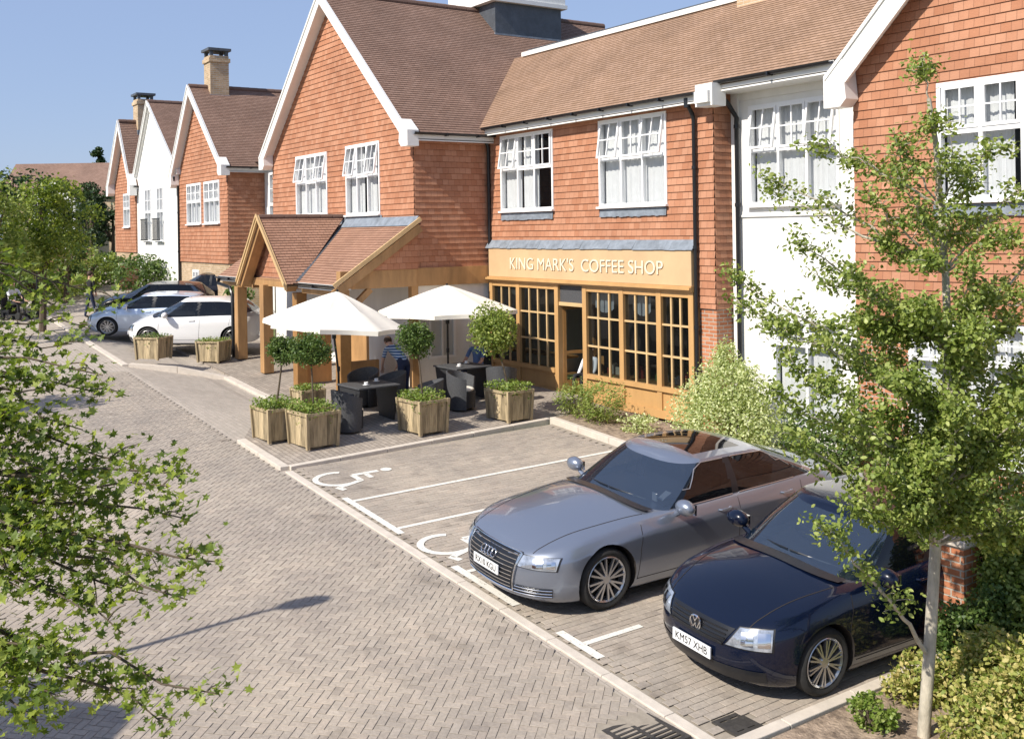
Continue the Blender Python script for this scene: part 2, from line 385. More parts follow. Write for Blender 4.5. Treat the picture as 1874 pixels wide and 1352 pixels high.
# blocks: herringbone in the road, running bond in the bays; each block a slightly uneven slab
def block_mat():
    m, nt, b = new_mat('paving_block'); L = nt.links
    g = N(nt, 'ShaderNodeNewGeometry'); rp = N(nt, 'ShaderNodeValToRGB'); e = rp.color_ramp.elements
    e[0].position = 0; e[0].color = (.335, .292, .25, 1); e[1].position = 1; e[1].color = (.42, .37, .315, 1)
    for p, c in ((.25, (.375, .33, .28)), (.5, (.395, .345, .292)), (.72, (.365, .318, .27)), (.86, (.41, .352, .295))): e.new(p).color = c4(c)
    L.new(g.outputs['Random Per Island'], rp.inputs[0])
    tc = N(nt, 'ShaderNodeTexCoord'); nz = N(nt, 'ShaderNodeTexNoise'); nz.inputs['Scale'].default_value = .45; nz.inputs['Detail'].default_value = 9; nz.inputs['Roughness'].default_value = .7
    L.new(tc.outputs['Object'], nz.inputs['Vector'])
    r2 = N(nt, 'ShaderNodeValToRGB'); e = r2.color_ramp.elements; e[0].position = .30; e[0].color = (.74, .74, .76, 1); e[1].position = .66; e[1].color = (1.12, 1.10, 1.06, 1)
    L.new(nz.outputs[0], r2.inputs[0])
    mx = N(nt, 'ShaderNodeMix', data_type='RGBA', blend_type='MULTIPLY'); mx.inputs[0].default_value = 1
    L.new(rp.outputs[0], mx.inputs[6]); L.new(r2.outputs[0], mx.inputs[7])
    n4 = N(nt, 'ShaderNodeTexNoise'); n4.inputs['Scale'].default_value = 1.7; n4.inputs['Detail'].default_value = 3; L.new(tc.outputs['Object'], n4.inputs['Vector'])
    r4 = N(nt, 'ShaderNodeValToRGB'); e = r4.color_ramp.elements; e[0].position = .62; e[0].color = (1, 1, 1, 1); e[1].position = .78; e[1].color = (.66, .65, .64, 1); L.new(n4.outputs[0], r4.inputs[0])
    m4 = N(nt, 'ShaderNodeMix', data_type='RGBA', blend_type='MULTIPLY'); m4.inputs[0].default_value = 1; L.new(mx.outputs[2], m4.inputs[6]); L.new(r4.outputs[0], m4.inputs[7]); mx = m4
    n3 = N(nt, 'ShaderNodeTexNoise'); n3.inputs['Scale'].default_value = 28; n3.inputs['Detail'].default_value = 6; L.new(tc.outputs['Object'], n3.inputs['Vector'])
    r3 = N(nt, 'ShaderNodeValToRGB'); e = r3.color_ramp.elements; e[0].position = .3; e[0].color = (.86, .86, .86, 1); e[1].position = .7; e[1].color = (1.08, 1.08, 1.08, 1)
    L.new(n3.outputs[0], r3.inputs[0]); m2 = N(nt, 'ShaderNodeMix', data_type='RGBA', blend_type='MULTIPLY'); m2.inputs[0].default_value = 1
    L.new(mx.outputs[2], m2.inputs[6]); L.new(r3.outputs[0], m2.inputs[7]); L.new(m2.outputs[2], b.inputs['Base Color'])
    b.inputs['Roughness'].default_value = .88; b.inputs['Specular IOR Level'].default_value = .25
    n2 = N(nt, 'ShaderNodeTexNoise'); n2.inputs['Scale'].default_value = 90; L.new(tc.outputs['Object'], n2.inputs['Vector'])
    bp = N(nt, 'ShaderNodeBump'); bp.inputs['Distance'].default_value = .002; L.new(n2.outputs[0], bp.inputs['Height']); L.new(bp.outputs[0], b.inputs['Normal'])
    return m
M['block'] = block_mat()
RB = random.Random(3)
def slab(mb, cx, cy, ax, ay, lx, ly, base=.004):
    """one block, half sizes lx ly, axis (ax, ay), with a small chamfer"""
    h = base + RB.uniform(-.0018, .0018); tx, ty = RB.uniform(-.006, .006), RB.uniform(-.006, .006); P = []
    for e, dz in ((.003, -.004), (.006, 0)):
        for i, j in ((-1, -1), (1, -1), (1, 1), (-1, 1)):
            u, v = i * (lx - e), j * (ly - e); x = cx + ax * u - ay * v; y = cy + ay * u + ax * v
            P.append((x, y, gz(x, y) + h + dz + tx * u * 1.5 + ty * v * 1.5))
    mb.faces(P, [(4, 5, 6, 7), (0, 1, 5, 4), (1, 2, 6, 5), (2, 3, 7, 6), (3, 0, 4, 7)])
holes = [(-7.35, 6.3, .34)]
mb = MB(); s2 = math.sqrt(.5)
def in_view(x, y):
    p = Vector((x, y, gz(x, y))); d = p.dot(Fw)
    if d < 2: return False
    u = 937 + p.dot(Rt) / d * 1910; v = 423 - p.z / d * 1910
    return -60 < u < 1980 and v < 1480
W_ = .088
for r in range(-390, 240):
    for c in range(-390, 240):
        k = (c - r) % 4
        if k == 0: px, py, hx, hy = c + 1, r + .5, 1, .5
        elif k == 2: px, py, hx, hy = c + .5, r, .5, 1
        else: continue
        X = (px * s2 - py * s2) * W_ - 14; Y = (px * s2 + py * s2) * W_ + 2
        if not (-27.5 < X < -5.5 and -4 < Y < 6.52) or not in_view(X, Y): continue
        if any(abs(X - a) < b and abs(Y - q) < b for a, q, b in holes): continue
        slab(mb, X, Y, s2, s2, hx * W_, hy * W_)
struct(mb.build('road_block_paving', M['block']))
sheet('road_joints', -27.6, -5.4, -4.2, 6.55, -.002, M['joint'], 2, 2)
mb = MB()
for i in range(0, 104):
    y0 = 6.84 + i * .0
for ix in range(0, 102):                       # rows run back from the kerb
    X = -17.06 + .05 + ix * .101
    for iy in range(-1, 28):
        Y = 6.86 + .1 + iy * .202 + (.101 if ix % 2 else 0)
        if 6.78 < Y < 6.9: slab(mb, X, 6.875, 0, 1, .075, .0505, .006); continue
        if Y < 6.86 or Y > 12.3: continue
        if abs(X + 6.97) < .2 and abs(Y - 7.12) < .2: continue
        slab(mb, X, Y, 0, 1, .101, .0505, .006)
struct(mb.build('bay_block_paving', M['block']))

def kerb(name, pts, w, h, dz=0, mat=None, parts=True):
    """kerb stones along a polyline"""
    mb = MB()
    for a, b in zip(pts, pts[1:]):
        a, b = Vector((a[0], a[1], 0)), Vector((b[0], b[1], 0)); L = (b - a).length; n = max(1, int(L / .9)); d = (b - a) / n; sd = Vector((-d.y, d.x, 0)).normalized() * w / 2
        for i in range(n):
            p, q = a + d * i + d.normalized() * .004, a + d * (i + 1) - d.normalized() * .004
            P = []
            for z in (-.15, h):
                for r in (p - sd, q - sd, q + sd, p + sd): P.append((r.x, r.y, gz(r.x, r.y) + dz + z + (RB.uniform(-.002, .002) if z > 0 else 0)))
            mb.faces(P, [(4, 5, 6, 7), (0, 1, 5, 4), (1, 2, 6, 5), (2, 3, 7, 6), (3, 0, 4, 7)])
    return struct(mb.build(name, mat or M['kerb'], bevel=.008))
kerb('road_edge_kerb', [(-17.0, 6.71), (-6.5, 6.71)], .13, .006)
kerb('road_edge_kerb', [(-75, 6.6), (-28.4, 6.75)], .16, .02)
kerb('parking_island_kerb', [(-28.35, 6.85), (-26.95, 8.98), (-23.9, 9.0), (-21.6, 7.85)], .2, .05)
kerb('terrace_kerb', [(-19.3, 6.68), (-17.1, 6.68)], .16, .06)
kerb('terrace_kerb', [(-17.1, 6.76), (-17.42, 12.5)], .12, .06)
kerb('bed_kerb', [(-17.3, 12.5), (-6.75, 12.42)], .13, .11)
kerb('bed_kerb', [(-6.72, 6.5), (-6.66, 12.36)], .13, .04)
# terrace and pavement by the shop, planting beds
flat('terrace_paving', [(-19.35, 6.76), (-17.16, 6.76), (-17.48, 12.44), (-17.3, 14.28), (-32, 14.28), (-32, 9.08), (-26.95, 9.08), (-23.9, 9.08), (-21.6, 7.93)], .05, None, .2)
M['terr'] = tile_mat('terrace_block', (.30, .26, .22), (.40, .345, .29), (.17, .14, .12), .2, .1, js=.006, patch=.18)
bpy.data.objects['terrace_paving'].data.materials[0] = M['terr']
flat('shop_flower_bed', [(-17.36, 12.56), (-6.6, 12.5), (-6.6, 15.6), (-17.36, 15.6)], .07, M['soil'])
flat('corner_flower_bed', [(-6.6, 5.2), (3, 4.6), (3, 15.6), (-6.6, 15.6)], .03, M['soil'])

# painted markings, thin sheets above the blocks
def mark(mb, pts, z=.012): mb.poly([(x, y, gz(x, y) + z) for x, y in pts])
def stripe(mb, a, b, w):
    a, b = Vector(a), Vector(b); d = (b - a).normalized(); s_ = Vector((-d.y, d.x)) * w / 2
    mark(mb, [tuple(a - s_), tuple(b - s_), tuple(b + s_), tuple(a + s_)])
mb = MB()
stripe(mb, (-15.12, 6.88), (-13.2, 6.88), .11); stripe(mb, (-11.75, 6.88), (-10.3, 6.88), .11); stripe(mb, (-9.45, 6.88), (-8.7, 6.88), .11)
for x in (-14.9, -13.42): stripe(mb, (x, 6.93), (x, 12.3), .08)
stripe(mb, (-11.5, 6.93), (-11.5, 12.3), .08); stripe(mb, (-9.06, 6.93), (-9.06, 7.75), .08)
struct(mb.build('bay_marking_lines', M['paint']))
def wheelchair(name, ox, oy, s):
    """the painted accessible-bay symbol, seen upright from the road; x right, y away"""
    mb = MB(); RR = Vector
    def P(u, v): return (ox + u * s, oy + v * s)
    def arc(cx, cy, r, a0, a1, w, n=16):
        for i in range(n):
            t0, t1 = R(a0 + (a1 - a0) * i / n), R(a0 + (a1 - a0) * (i + 1) / n)
            mark(mb, [P(cx + math.cos(t) * q, cy + math.sin(t) * q) for t, q in ((t0, r - w), (t0, r + w), (t1, r + w), (t1, r - w))], .013)
    def seg(a, b, w):
        d = (Vector(b) - Vector(a)).normalized(); q = Vector((-d.y, d.x)) * w
        mark(mb, [P(*(Vector(a) - q)), P(*(Vector(b) - q)), P(*(Vector(b) + q)), P(*(Vector(a) + q))], .0135)
    arc(0, 0, .36, 150, 375, .05)
    seg((-.05, .30), (-.05, .78), .055); seg((-.05, .52), (.24, .52), .045); seg((-.05, .30), (.30, .30), .05); seg((.28, .32), (.46, -.18), .05); seg((.44, -.2), (.62, -.14), .05)
    mark(mb, [P(-.05 + .1 * math.cos(R(a)), .93 + .1 * math.sin(R(a))) for a in range(0, 360, 30)], .013)
    return struct(mb.build(name, M['paint']))
wheelchair('wheelchair_marking', -16.1, 7.2, 1.0)
wheelchair('wheelchair_marking', -12.5, 7.2, 1.0)
# drain covers
def grate(name, x, y, s, rz, label, bars=True):
    z = gz(x, y); t = thing(name, label, 'drain', (x, y, z), rz)
    fr = MB()
    fr.box(-s, s, -s, -s + .05, -.01, .012); fr.box(-s, s, s - .05, s, -.01, .012); fr.box(-s, -s + .05, -s + .05, s - .05, -.01, .012); fr.box(s - .05, s, -s + .05, s - .05, -.01, .012)
    f = fr.build('frame', M['iron'], t)
    b = MB()
    if bars:
        n = 7
        for i in range(n):
            u = -s + .07 + (2 * s - .14) * (i + .5) / n; b.box(u - .014, u + .014, -s + .05, s - .05, -.02, .008)
        b.box(-s + .05, s - .05, -.02, .02, -.02, .009)
        b.cm = 1; b.box(-s + .05, s - .05, -s + .05, s - .05, -.06, -.03)
    else:
        b.box(-s + .052, s - .052, -s + .052, s - .052, -.02, .008)
        for i in range(5):
            for j in range(5): b.box(-s + .08 + i * .05, -s + .11 + i * .05, -s + .08 + j * .05, -s + .11 + j * .05, .008, .012)
    b.build('grating' if bars else 'cover_plate', [M['iron'], M['dark']], t)
grate('drain_grate', -7.32, 6.3, .29, R(2), 'square cast iron drain grating set in the road beside the kerb')
grate('drain_cover', -6.97, 7.12, .17, 0, 'small brown inspection cover in the corner of the dark hatchback bay')
# ------------------------------------------------------------------ buildings
X_, Y_, Z_ = Vector((1, 0, 0)), Vector((0, 1, 0)), Vector((0, 0, 1))
def wall_front(mb, x0, x1, z0, z1, y, holes, gable=None, lift=.016, gauge=.145):
    polys = rects_minus(x0, x1, z0, z1, holes)
    if gable: polys.append([(x0, z1), (x1, z1), gable])
    courses(mb, (0, y, 0), X_, Z_, -Y_, polys, gauge, lift)
def wall_side(mb, y0, y1, z0, z1, x, holes=(), lift=.016, gauge=.145):
    courses(mb, (x, 0, 0), Y_, Z_, X_, rects_minus(y0, y1, z0, z1, holes), gauge, lift)
def plain_front(mb, x0, x1, z0, z1, y, holes):
    for q in rects_minus(x0, x1, z0, z1, holes): mb.poly([(a, y, b) for a, b in q], q)
def plain_side(mb, y0, y1, z0, z1, x, holes=()):
    for q in rects_minus(y0, y1, z0, z1, holes): mb.poly([(x, a, b) for a, b in q], q)

def window(root, off, x0, x1, z0, z1, y, n=3, top=.46, opens=(), bars=True, curtain=(0, 1), sill='white', bot=None, fr=.055, label=None, dark=False):
    """a white casement window in the front wall; top lights with glazing bars may stand open"""
    mb = MB(); T = fr; yo = y - .035; yi = y + .06; zt = z1 - (z1 - z0) * top if top else z1
    for a, b, c, d in ((x0, x1, z0, z0 + T), (x0, x1, z1 - T, z1), (x0, x0 + T, z0 + T, z1 - T), (x1 - T, x1, z0 + T, z1 - T)): mb.box(a, b, yo, yi, c, d)
    if top: mb.box(x0 + T, x1 - T, yo + .004, yi, zt - T * .6, zt + T * .6)
    w = (x1 - x0 - 2 * T); xs = [x0 + T + w * i / n for i in range(n + 1)]
    for x in xs[1:-1]:
        if top: mb.box(x - T * .45, x + T * .45, yo + .006, yi, zt + T * .6, z1 - T)
    nb = bot or n; xb = [x0 + T + w * i / nb for i in range(nb + 1)]
    for x in xb[1:-1]: mb.box(x - T * .45, x + T * .45, yo + .006, yi, z0 + T, zt - (T * .6 if top else T))
    # reveal
    for a, b, c, d in ((x0 - .001, x0 + .02, z0, z1), (x1 - .02, x1 + .001, z0, z1)): mb.box(a, b, yi, y + .14, c, d)
    W0 = mb.build('window', M['upvc'], root, off=off)
    if label: W0['label'] = label
    if top:
        ss = MB(); gp = MB()
        for i in range(n):
            a, b = xs[i] + T * .4, xs[i + 1] - T * .4; c, d = zt + T * .5, z1 - T * .9
            ang = R(9) if i in opens else 0; piv = Vector((0, yo - .004, d))
            rot = Matrix.Translation(piv) @ Matrix.Rotation(-ang, 4, 'X') @ Matrix.Translation(-piv)
            ss.T = rot; gp.T = rot; q = T * .75; o2 = yo - .012
            for e, f, g, h in ((a, b, c, c + q), (a, b, d - q, d), (a, a + q, c + q, d - q), (b - q, b, c + q, d - q)): ss.box(e, f, o2, o2 + .045, g, h)
            if bars:
                m_ = (a + b) / 2; k_ = (c + d) / 2
                ss.box(m_ - .012, m_ + .012, o2 + .006, o2 + .036, c + q, d - q); ss.box(a + q, m_ - .012, o2 + .006, o2 + .036, k_ - .012, k_ + .012); ss.box(m_ + .012, b - q, o2 + .006, o2 + .036, k_ - .012, k_ + .012)
            gp.poly([(a + q, o2 + .022, c + q), (b - q, o2 + .022, c + q), (b - q, o2 + .022, d - q), (a + q, o2 + .022, d - q)])
        ss.build('sash', M['upvc'], W0, off=off)
    else: gp = MB()
    gp.T = None
    zz = zt - T * .6 if top else z1 - T
    gp.poly([(x0 + T, y + .012, z0 + T), (x1 - T, y + .012, z0 + T), (x1 - T, y + .012, zz), (x0 + T, y + .012, zz)])
    gp.build('pane', M['glass'], W0, off=off)
    if curtain:
        mb = MB()
        for a, b in ([curtain] if not isinstance(curtain[0], tuple) else curtain):
            xa, xb_ = x0 + T + w * a, x0 + T + w * b; m_ = max(6, int((xb_ - xa) / .03)); P = []
            for i in range(m_ + 1):
                x = xa + (xb_ - xa) * i / m_; yy = y + .13 + .010 * math.sin(i * 1.3) + .008 * math.sin(i * 3.1)
                P += [(x, yy, z0 + .03), (x, yy, z1 - .04)]
            mb.grid(P, m_ + 1, 2)
        mb.build('curtain', M['curtain'], W0, off=off, smooth=True)
    mb = MB(); mb.box(x0 - .03, x1 + .03, y - .10, y + .02, z0 - .045, z0 - .002); mb.build('sill', M['upvc' if sill == 'white' else 'lead'], W0, off=off)
    return W0
def lead_apron(root, off, x0, x1, z, y, h=.13):
    mb = MB(); n = max(4, int((x1 - x0) / .11))
    for i in range(n):
        a = x0 + (x1 - x0) * i / n; b = x0 + (x1 - x0) * (i + 1) / n; k = random.uniform(-.012, .012)
        mb.poly([(a, y - .03, z), (a, y - .045, z - h + k), (b, y - .045, z - h + k), (b, y - .03, z)]); mb.poly([(a, y - .045, z - h + k), (a, y, z - h + k), (b, y, z - h + k), (b, y - .045, z - h + k)])
    mb.poly([(x0, y, z), (x0, y - .03, z), (x1, y - .03, z), (x1, y, z)])
    return mb.build('lead_apron', M['lead'], root, off=off)
def bargeboard(root, off, foot, apex, y, h=.3, t=.06, mat='wpaint', tail=True, name='bargeboard'):
    """one sloping board from the eaves foot to the apex in the plane y; foot, apex are the (x, z) of its upper edge"""
    mb = MB(); f, a = Vector(foot), Vector(apex); d = (a - f).normalized()
    if d.x < 0: up = Vector((-d.y, d.x)) * -1
    else: up = Vector((-d.y, d.x))
    if up.y < 0: up = -up
    low = [f, a]; h2 = h / abs(d.x) if abs(d.x) > .2 else h
    P = [f, a, a - Vector((0, h2)), f - Vector((0, h2))]
    sg = 1 if d.x > 0 else -1
    def prism(Q, y0, y1):
        n = len(Q)
        if sum(Q[i][0] * Q[(i + 1) % n][1] - Q[(i + 1) % n][0] * Q[i][1] for i in range(n)) < 0: Q = Q[::-1]
        mb.poly([(q[0], y0, q[1]) for q in Q], [tuple(q) for q in Q]); mb.poly([(q[0], y1, q[1]) for q in Q[::-1]])
        for i in range(n):
            p, q = Q[i], Q[(i + 1) % n]
            mb.poly([(p[0], y0, p[1]), (p[0], y1, p[1]), (q[0], y1, q[1]), (q[0], y0, q[1])])
    prism(P, y, y + t)
    P2 = [f + Vector((0, .03)), a + Vector((0, .03)), a - Vector((0, .05)), f - Vector((0, .05))]; prism(P2, y - .03, y - .001)
    if tail: prism([f + Vector((-.03 * sg, .03)), f + Vector((.34 * sg, .03 + .34 * abs(d.y / d.x))), f + Vector((.42 * sg, -h2 + .12)), f + Vector((.3 * sg, -h2 + .0)), f + Vector((-.03 * sg, -h2 + .0))], y - .012, y + .3)
    return mb.build(name, M[mat], root, off=off)
def downpipe(root, off, x, y, z0, z1, r=.042, hop=True):
    mb = MB(); mb.tube([(x, y, z0), (x, y, z1 - .35), (x, y - .03, z1 - .25), (x, y - .16, z1 - .05), (x, y - .17, z1 + .05)], r, 10)
    z = z0 + .4
    while z < z1 - .3: mb.tube([(x, y, z), (x, y, z + .06)], r + .012, 10); z += 1.55
    if hop: mb.tube([(x, y - .17, z1 - .12), (x, y - .17, z1 + .06)], r + .02, 10)
    return mb.build('downpipe', M['black'], root, off=off, smooth=True)
def gutter(root, off, a, b, out, r=.06, fas=.17):
    """half-round black gutter from a to b on a pale fascia; out = outward direction"""
    a, b, out = Vector(a), Vector(b), Vector(out).normalized(); mb = MB(); n = 8
    P = []
    for q in (a, b):
        for i in range(n + 1):
            t = math.pi * (i / n); P.append(q + out * (r + .01 - r * math.cos(t)) + Vector((0, 0, -r * math.sin(t) + .0)))
    m = n + 1
    mb.faces(P, [(i, i + 1, m + i + 1, m + i) for i in range(n)])
    P2 = [p + out * (-.0) + Vector((0, 0, .001)) for p in P]
    L = (b - a).length; k = int(L / .9)
    for i in range(1, k):
        c = a + (b - a) * i / k; mb.box(*[v for pair in (((c.x - .02, c.x + .02) if abs(out.y) > .5 else (c.x, c.x + out.x * (2 * r + .03))), ((c.y - .02, c.y + .02) if abs(out.x) > .5 else (c.y, c.y + out.y * (2 * r + .03))), (c.z - r - .015, c.z - .004)) for v in pair])
    g = mb.build('gutter', M['black'], root, off=off, smooth=True)
    f = MB()
    def bx(o0, o1, z0, z1):
        f.box(min(a.x, b.x) + min(0, out.x * o0, out.x * o1), max(a.x, b.x) + max(0, out.x * o0, out.x * o1) if abs(out.x) > .5 else max(a.x, b.x),
              min(a.y, b.y) + min(0, out.y * o0, out.y * o1) if abs(out.y) > .5 else min(a.y, b.y), max(a.y, b.y) + max(0, out.y * o0, out.y * o1) if abs(out.y) > .5 else max(a.y, b.y), z0, z1)
    bx(0, -.02, a.z - fas - .03, a.z + .01)
    bx(-.021, -.32, a.z - fas, a.z - fas + .02)      # soffit
    f.build('fascia', M['wpaint'], root, off=off)
    return g
def gable_house(name, label, x0, x1, yf, yb, zb, ze, za, wallmat, roofmat, holes, gf=None, over=.28, cx=None, barge='wpaint', east=True, zlow=None, cat='house', low_mat='brick', gauge=.145, bh=.3):
    """a house with its gable facing the road"""
    off = (x1, yf, zb); root = thing(name, label, cat, off); cx = (x0 + x1) / 2 if cx is None else cx
    zl = zlow if zlow is not None else zb
    mb = MB()
    if wallmat == 'hung':
        wall_front(mb, x0, x1, zl, ze, yf, [h for h in holes], (cx, za - .12), gauge=gauge)
        wall_side(mb, yf, yb, zl, ze, x1, gauge=gauge)
        mb.build('tile_hung_wall', M['hung'], root, off=off)
    else:
        plain_front(mb, x0, x1, zl, ze, yf, holes); mb.poly([(x0, yf, ze), (x1, yf, ze), (cx, yf, za - .12)]); plain_side(mb, yf, yb, zl, ze, x1)
        mb.build('rendered_wall', M['white'], root, off=off)
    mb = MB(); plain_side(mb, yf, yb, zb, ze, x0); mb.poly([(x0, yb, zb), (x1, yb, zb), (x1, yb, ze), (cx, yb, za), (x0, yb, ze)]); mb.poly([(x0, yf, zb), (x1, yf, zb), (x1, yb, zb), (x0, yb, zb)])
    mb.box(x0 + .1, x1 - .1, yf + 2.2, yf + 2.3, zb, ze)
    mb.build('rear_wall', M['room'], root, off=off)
    if zl > zb:
        mb = MB(); plain_front(mb, x0, x1, zb, zl, yf + .04, [h for h in holes]); plain_side(mb, yf + .04, yb, zb, zl, x1 - .04)
        mb.poly([(x0, yf - .02, zl), (x0, yf + .04, zl), (x1 - .04, yf + .04, zl), (x1 - .04, yf - .02, zl)])
        mb.build('ground_floor_wall', M[low_mat], root, off=off)
    # roof
    ty = yf - over; t = (za - ze) / (x1 - cx); ov = .3; th = .13
    for sgn, xe in ((1, x1 + ov), (-1, x0 - ov)):
        if sgn < 0: t_ = (za - ze) / (cx - x0)
        else: t_ = t
        zee = ze - ov * t_ * .0 - ov * t_ + .22; run = abs(xe - cx); rise = za + .22 - zee; Ls = math.hypot(run, rise)
        V = Vector((-sgn * run, 0, rise)) / Ls; Nn = Vector((sgn * rise, 0, run)) / Ls
        mb = MB(); courses(mb, (xe, ty, zee), Y_, V, Nn, [[(0, 0), (yb - ty, 0), (yb - ty, Ls), (0, Ls)]], .1, .012)
        mb.poly([(xe, ty, zee - .05), (cx, ty, za + .17), (cx, yb, za + .17), (xe, yb, zee - .05)])
        mb.poly([(xe, ty, zee - .05), (xe, ty, zee), (cx, ty, za + .22), (cx, ty, za + .17)])
        mb.build('roof', M[roofmat], root, off=off)
        bargeboard(root, off, (xe, zee + .02), (cx, za + .24), ty - .05, bh, mat=barge)
        # verge soffit
        mb = MB(); mb.poly([(xe - sgn * .1, ty, zee - .14), (cx, ty, za - .1), (cx, yf, za - .1), (xe - sgn * .1, yf, zee - .14)]); mb.build('soffit', M[barge], root, off=off)
    mb = MB(); nR = int((yb - ty) / .33)
    for i in range(nR):
        y0 = ty + (yb - ty) * i / nR; y1 = ty + (yb - ty) * (i + 1) / nR - .008
        mb.tube([(cx, y0, za + .2), (cx, y1, za + .205)], .11, 10)
    mb.build('ridge_tiles', M[roofmat], root, off=off)
    if east: gutter(root, off, (x1 + ov - .02, ty + .1, ze - ov * t + .22), (x1 + ov - .02, yb, ze - ov * t + .22), (1, 0, 0))
    return root, off
def chimney(root, off, x, y, z0, z1, w=1.0, d=.7, mat='bbrick'):
    mb = MB(); mb.box(x - w / 2, x + w / 2, y - d / 2, y + d / 2, z0, z1 - .35); mb.box(x - w / 2 - .05, x + w / 2 + .05, y - d / 2 - .05, y + d / 2 + .05, z1 - .35, z1 - .2)
    mb.box(x - w / 2 - .0, x + w / 2 + .0, y - d / 2 - .0, y + d / 2, z1 - .2, z1 - .1)
    c = mb.build('chimney', M[mat], root, off=off)
    k = MB()
    for i in (-1, 1):
        for j in (-1, 1): k.box(x + i * (w / 2 - .07) - .06, x + i * (w / 2 - .07) + .06, y + j * (d / 2 - .07) - .06, y + j * (d / 2 - .07) + .06, z1 - .1, z1 + .08)
    k.box(x - w / 2 - .08, x + w / 2 + .08, y - d / 2 - .08, y + d / 2 + .08, z1 + .08, z1 + .18)
    k.build('chimney_cap', M['leadd'], c, off=off)
    f = MB(); f.box(x - w / 2 - .03, x + w / 2 + .03, y - d / 2 - .03, y + d / 2 + .03, z0, z0 + .35); f.build('flashing', M['lead'], c, off=off)
    return c

# ---- the large gabled house in the middle
GX0, GX1, GY = -31.75, -22.4, 12.15
hl = [(-29.8, -27.5, .55, 2.33), (-26.25, -24.2, .5, 2.38)]
gh, go = gable_house('gabled_house', 'large gabled house hung with orange tiles above the timber porch', GX0, GX1, GY, 22, -4.1, 2.45, 6.55, 'hung', 'roof_b', hl, zlow=-1.0, low_mat='white', cx=-27.2, bh=.27)
window(gh, go, *hl[0], GY, 3, opens=(0, 2), curtain=(0, 1)); window(gh, go, *hl[1], GY, 3, opens=(0, 2), curtain=((0, .42), (.55, .8)))
lead_apron(gh, go, -26.9, -24.1, .46, GY, .2)
# lead-clad housing on the ridge with a white cap
def f(mb): mb.box(-28.6, -26.2, 17.05, 19.5, 4.9, 6.88); mb.box(-26.2, -26.17, 17.05, 19.5, 5.6, 5.72)
rh = quick('roof_housing', M['leadd'], gh, f, go)
quick('housing_cap', M['wpaint'], rh, lambda mb: (mb.box(-28.75, -26.05, 16.85, 19.65, 6.88, 7.0), mb.box(-28.7, -26.1, 16.9, 19.6, 7.0, 7.6)), go)
quick('flashing', M['lead'], rh, lambda mb: mb.bar((-26.16, 17.0, 5.88), (-26.16, 19.5, 5.88), .05, .1), go)
quick('timber_beam', M['oak'], gh, lambda mb: mb.box(-22.42, -22.3, 12.0, 14.2, -1.3, -.86), go)
quick('corner_post', M['oak'], gh, lambda mb: mb.box(-22.5, -22.32, 12.0, 12.18, -3.75, -1.3), go)
# window below the beam
quick('window', M['upvc'], gh, lambda mb: [mb.box(-22.45, -22.38, a, b, c, d) for a, b, c, d in ((12.5, 12.56, -3.1, -1.7), (13.2, 13.26, -3.1, -1.7), (12.56, 13.2, -1.76, -1.7), (12.56, 13.2, -3.1, -3.04), (12.86, 12.9, -3.04, -1.76))], go)
quick('pane', M['glass'], gh, lambda mb: mb.poly([(-22.4, 12.56, -3.04), (-22.4, 13.2, -3.04), (-22.4, 13.2, -1.76), (-22.4, 12.56, -1.76)]), go)

# ---- the coffee shop wing
sh_off = (-14.4, 14.3, -4.1)
sh = thing('coffee_shop', 'tile hung coffee shop wing with oak shopfront and sign between the two gables', 'shop', sh_off)
w1 = (-21.8, -19.58, .5, 2.36); w2 = (-17.88, -15.7, .5, 2.37); YF = 14.3; SX0, SX1 = -22.4, -14.4
mb = MB(); wall_front(mb, SX0, SX1, -.25, 2.62, YF, [w1, w2]); wall_side(mb, YF, 14.78, -1.55, 2.62, SX1)
courses(mb, (0, YF, 0), X_, Z_, -Y_, [[(-14.86, -1.55), (SX1, -1.55), (SX1, -.25), (-14.86, -.25)]], .145, .016)
mb.build('tile_hung_wall', M['hung'], sh, off=sh_off)
quick('brick_pier', M['brick'], sh, lambda mb: mb.box(-14.86, -14.42, 14.33, 14.78, -4.1, -1.55), sh_off)
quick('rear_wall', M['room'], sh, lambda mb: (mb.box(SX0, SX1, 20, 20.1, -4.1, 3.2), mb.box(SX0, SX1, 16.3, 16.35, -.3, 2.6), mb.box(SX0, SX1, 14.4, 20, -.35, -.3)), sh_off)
window(sh, sh_off, *w1, YF, 3, opens=(0,), curtain=((0, .33), (.36, .66))); window(sh, sh_off, *w2, YF, 3, opens=(0, 2), curtain=(0, 1))
lead_apron(sh, sh_off, w1[0] + .02, w1[1] - .02, .44, YF, .17); lead_apron(sh, sh_off, w2[0] + .02, w2[1] - .02, .44, YF, .17)
# roof, ridge and gutter
ty, tz, tt = 14.0, 2.6, .8; RY, RZ = 17.0, 5.0; Ls = math.hypot(RY - ty, RZ - tz); V = Vector((0, RY - ty, RZ - tz)) / Ls; Nn = Vector((0, -(RZ - tz), RY - ty)) / Ls
du = .21 / V.y * 1.0
mb = MB(); courses(mb, (0, ty, tz), X_, V, Nn, [[(-25.2, 0), (-14.25, 0), (-14.25, Ls), (-25.2, Ls)], [(-14.25, .3), (-11.3, .3), (-11.3, Ls), (-14.25, Ls)]], .1, .012)
mb.poly([(-25, ty, tz - .06), (-11.3, ty + .24, tz + .12), (-11.3, RY, RZ - .06), (-25, RY, RZ - .06)])
mb.poly([(-14.25, ty, tz + .02), (-14.25, ty + .24, tz + .2), (-14.25, ty + .24, tz - .1), (-14.25, ty, tz - .1)])
mb.build('roof', M['roof'], sh, off=sh_off)
quick('rear_roof', M['roof'], sh, lambda mb: mb.poly([(-25, RY, RZ), (-9, RY, RZ), (-9, 20.1, 3.2), (-25, 20.1, 3.2)]), sh_off)
